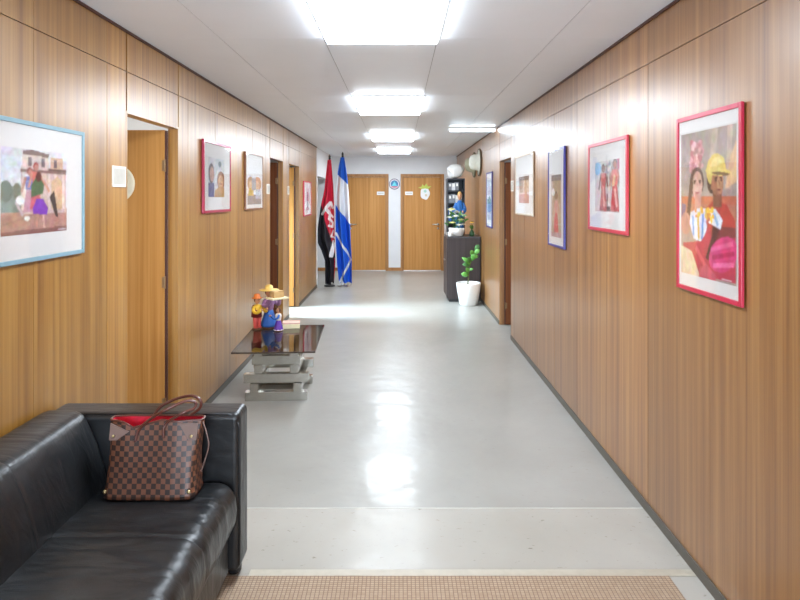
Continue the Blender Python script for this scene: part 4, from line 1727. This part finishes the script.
# pale hats hanging on the right wall
def wall_hat(y0, z0, r, label, col, rimc):
    t = thing('hanging_hat', label, 'hat', (XR, y0, z0), 'hats on the right wall')
    b = MB()
    b.lathe([(r, -0.008), (r * 0.99, -0.022), (r * 0.66, -0.034), (r * 0.60, -0.09), (r * 0.50, -0.15), (r * 0.28, -0.168)], axis='x', n=30, wob=lambda a, h: 0.02 * math.sin(3 * a))
    b.build('crown', simple('pale_straw_%s' % label.split()[0], col, 0.7), t, smooth=True)
    b = MB()
    rr = [(-0.016, r * 1.01 * math.cos(2 * PI * q / 32) * (1 + 0.02 * math.sin(6 * PI * q / 32)), r * 1.01 * math.sin(2 * PI * q / 32) * (1 + 0.02 * math.sin(6 * PI * q / 32))) for q in range(34)]
    b.tube(rr, 0.012, 8)
    b.build('brim_edge', simple('brim_%s' % label.split()[0], rimc, 0.7), t, smooth=True)


wall_hat(9.42, 2.165, 0.205, 'pale grey hat hung high on right wall beside the tall shelves', rgb(196, 194, 180), rgb(96, 84, 66))
wall_hat(10.05, 2.16, 0.20, 'greenish straw hat hung behind the pale grey hat', rgb(162, 160, 134), rgb(112, 106, 84))

# blue robed figurine on the cabinet
t = thing('robed_statuette', 'statuette in bright blue robe standing on the dark cabinet', 'statuette', (0.985, 9.74, CT + 0.0005))
rb_ = simple('blue_robe', rgb(22, 92, 160), 0.55, var=0.2, scale=18)
b = MB()
b.lathe([(0.10, 0), (0.105, 0.02), (0.085, 0.04)], n=24)
b.build('base', C['brown'], t)
b = MB()
b.lathe([(0.085, 0.04), (0.08, 0.12), (0.072, 0.22), (0.082, 0.34), (0.078, 0.43), (0.035, 0.50)], n=28, wob=lambda a, z: 0.05 * math.sin(7 * a + 6 * z))
b.build('robe', rb_, t, smooth=True)
for sg in (-1, 1):
    b = MB()
    b.tube(smooth_path([(sg * 0.06, 0, 0.45), (sg * 0.10, -0.03, 0.37), (sg * 0.06, -0.09, 0.33)], 4), [0.034] * 4 + [0.036] * 4 + [0.03], 10)
    a = b.build('sleeve', rb_, t, smooth=True)
    b = MB()
    b.ball((sg * 0.05, -0.10, 0.335), 0.02, n=10, m=8)
    b.build('hand', C['skin'], a, smooth=True)
b = MB()
b.cyl((0, 0, 0.49), (0, 0, 0.53), 0.022)
b.ball((0, -0.004, 0.56), 0.040, 0.042, 0.052)
b.ball((0, -0.046, 0.555), 0.007, 0.01, 0.010, 8, 6)
hd = b.build('head', C['skin'], t, smooth=True)
b = MB()
b.ball((0, 0.010, 0.572), 0.044, 0.042, 0.055)
b.build('hair', C['straw'], hd, smooth=True)
b = MB()
for sg in (-1, 1):
    b.ball((sg * 0.015, -0.041, 0.568), 0.005, n=8, m=6)
b.build('eyes', M['black'], hd, smooth=True)
t.scale = (0.82, 0.82, 1.12)

# white bowl of flowers on the cabinet
leafm = simple('leaf_green', rgb(70, 124, 60), 0.45, var=0.35, scale=14)
leafd = simple('leaf_dark_green', rgb(40, 84, 44), 0.45, var=0.3, scale=14)
petalw = simple('white_petals', rgb(240, 238, 226), 0.6, var=0.04)
petaly = simple('pale_yellow_petals', rgb(236, 226, 150), 0.6, var=0.06)
t = thing('flower_bowl', 'white bowl of white and pale yellow flowers on dark cabinet', 'flowers', (0.905, 9.43, CT + 0.0005))
b = MB()
b.lathe([(0.085, 0), (0.10, 0.012), (0.122, 0.075), (0.125, 0.125), (0.115, 0.125), (0.105, 0.07), (0.02, 0.06)], n=30)
b.build('bowl', M['white'], t, smooth=True)
b = MB()
for i in range(42):
    a = random.uniform(0, 2 * PI)
    r = random.uniform(0.02, 0.13)
    z = random.uniform(0.16, 0.36) - 0.5 * max(0, r - 0.1)
    p = Vector((r * math.cos(a), r * math.sin(a) * 0.8, z))
    d = Vector((math.cos(a + random.uniform(-.8, .8)), math.sin(a + random.uniform(-.8, .8)), random.uniform(0.1, 0.9))).normalized()
    b.leaf(p, p + d * random.uniform(0.06, 0.10), 0.018, (d.y, -d.x, 0.6))
b.build('foliage', leafm, t, smooth=True)
b = MB()
for i in range(9):
    a = i * 0.7
    b.tube([(0.02 * math.cos(a), 0.02 * math.sin(a), 0.06), (0.09 * math.cos(a), 0.07 * math.sin(a), 0.30)], 0.004, 6)
b.build('stems', leafd, t)


def bloom(b, c, r):
    c = Vector(c)
    for ring_, n, tilt in ((1.0, 8, 0.25), (0.65, 6, 0.7), (0.35, 5, 1.2)):
        for q in range(n):
            a = 2 * PI * q / n + ring_
            d = Vector((math.cos(a) * math.cos(tilt), math.sin(a) * math.cos(tilt), math.sin(tilt)))
            b.leaf(c, c + d * r * (0.6 + 0.4 * ring_), r * 0.38, (-d.x * d.z, -d.y * d.z, 1 - d.z * d.z + 0.1), 0.25, 5)


for (x, yy, z, r, m) in ((-0.08, -0.06, 0.40, 0.062, petaly), (-0.02, -0.09, 0.30, 0.05, petalw), (0.06, -0.08, 0.24, 0.055, petaly), (-0.07, -0.10, 0.20, 0.05, petaly), (0.10, -0.04, 0.17, 0.045, petalw),
                         (0.02, -0.12, 0.165, 0.045, petalw), (-0.12, -0.05, 0.28, 0.045, petalw), (0.11, -0.03, 0.32, 0.04, petalw), (0.0, 0.02, 0.36, 0.05, petalw)):
    b = MB()
    bloom(b, (x, yy, z), r * 1.15)
    b.build('bloom', m, t, smooth=True)

# little vase with a yellow bloom, and a small white cup
t = thing('bud_vase', 'little green vase with one yellow bloom on the dark cabinet', 'vase', (1.14, 9.40, CT + 0.0005))
b = MB()
b.lathe([(0.03, 0), (0.04, 0.02), (0.036, 0.06), (0.018, 0.09), (0.022, 0.10)], n=20)
b.build('vase', leafd, t, smooth=True)
b = MB()
b.tube([(0, 0, 0.08), (0.004, -0.005, 0.14), (0.0, -0.01, 0.2)], 0.004, 6)
b.build('stem', leafm, t)
b = MB()
bloom(b, (0, -0.01, 0.2), 0.045)
b.build('bloom', simple('yellow_petals', rgb(236, 206, 84), 0.6), t, smooth=True)
b = MB()
for q in range(7):
    a = q * 0.95
    b.leaf((0, 0, 0.09), (0.08 * math.cos(a), 0.06 * math.sin(a), 0.15 + 0.02 * (q % 3)), 0.014, (0, 0, 1))
b.build('leaves', leafm, t, smooth=True)
t = thing('white_cup', 'small white cup at the corner of the dark cabinet top', 'cup', (0.795, 9.31, CT + 0.0005))
b = MB()
b.lathe([(0.022, 0), (0.026, 0.006), (0.036, 0.07), (0.032, 0.07), (0.022, 0.012), (0.004, 0.010)], n=24)
b.build('cup_body', M['white'], t, smooth=True)
b = MB()
b.tube(smooth_path([(-0.030, 0, 0.058), (-0.052, 0, 0.05), (-0.05, 0, 0.028), (-0.028, 0, 0.022)], 5), 0.0045, 8)
b.build('handle', M['white'], t, smooth=True)

# white planter with a leafy shoot
t = thing('potted_plant', 'young leafy plant in white planter in front of dark cabinet', 'plant', (1.045, 9.02, 0))
b = MB()
b.lathe([(0.125, 0), (0.135, 0.008), (0.172, 0.22), (0.184, 0.325), (0.178, 0.332), (0.166, 0.325), (0.160, 0.28), (0.01, 0.278)], n=40)
b.build('planter', M['white'], t, smooth=True)
b = MB()
b.lathe([(0.164, 0.276), (0.164, 0.288), (0.10, 0.30), (0.01, 0.298)], n=30)
b.build('soil', simple('potting_soil', rgb(58, 46, 38), 0.9, var=0.3, scale=60, bump=0.5), t, smooth=True)
stem = smooth_path([(-0.01, 0, 0.29), (0.0, -0.01, 0.42), (0.015, -0.01, 0.56), (0.05, -0.01, 0.68), (0.10, -0.01, 0.80)], 6)
b = MB()
b.tube(stem, [0.010 - 0.006 * i / (len(stem) - 1) for i in range(len(stem))], 8)
b.build('stem', simple('green_brown_stem', rgb(96, 100, 58), 0.6), t, smooth=True)
for (z0, dx, dy, dz, L, w) in ((0.44, -1, -0.3, 0.2, 0.13, 0.04), (0.46, -0.4, -0.5, 0.8, 0.13, 0.036), (0.45, -0.8, 0.4, -0.1, 0.11, 0.036), (0.58, -0.9, -0.3, 0.25, 0.13, 0.042), (0.60, -1.0, 0.0, 0.9, 0.17, 0.038),
                                (0.63, -0.4, -0.6, 0.75, 0.14, 0.044), (0.66, 0.3, -0.5, 0.8, 0.13, 0.044), (0.72, -0.3, -0.4, 0.9, 0.12, 0.042), (0.76, 0.8, -0.4, 0.7, 0.12, 0.04), (0.79, 0.5, -0.2, 1.0, 0.12, 0.042),
                                (0.70, 0.9, 0.3, 0.3, 0.11, 0.036), (0.52, 0.8, -0.3, 0.4, 0.07, 0.024)):
    p = min(stem, key=lambda s_: abs(s_.z - z0))
    d = Vector((dx, dy, dz)).normalized()
    b = MB()
    b.leaf(p, p + d * L, w, (0.1 * dx, -0.9, 0.4 + 0.2 * dz), 0.12, 8)
    b.build('leaf', leafm if int(z0 * 100) % 2 else simple('young_leaf', rgb(96, 156, 66), 0.4, var=0.25, scale=20), t, smooth=True, thick=0.0015)
t2 = None
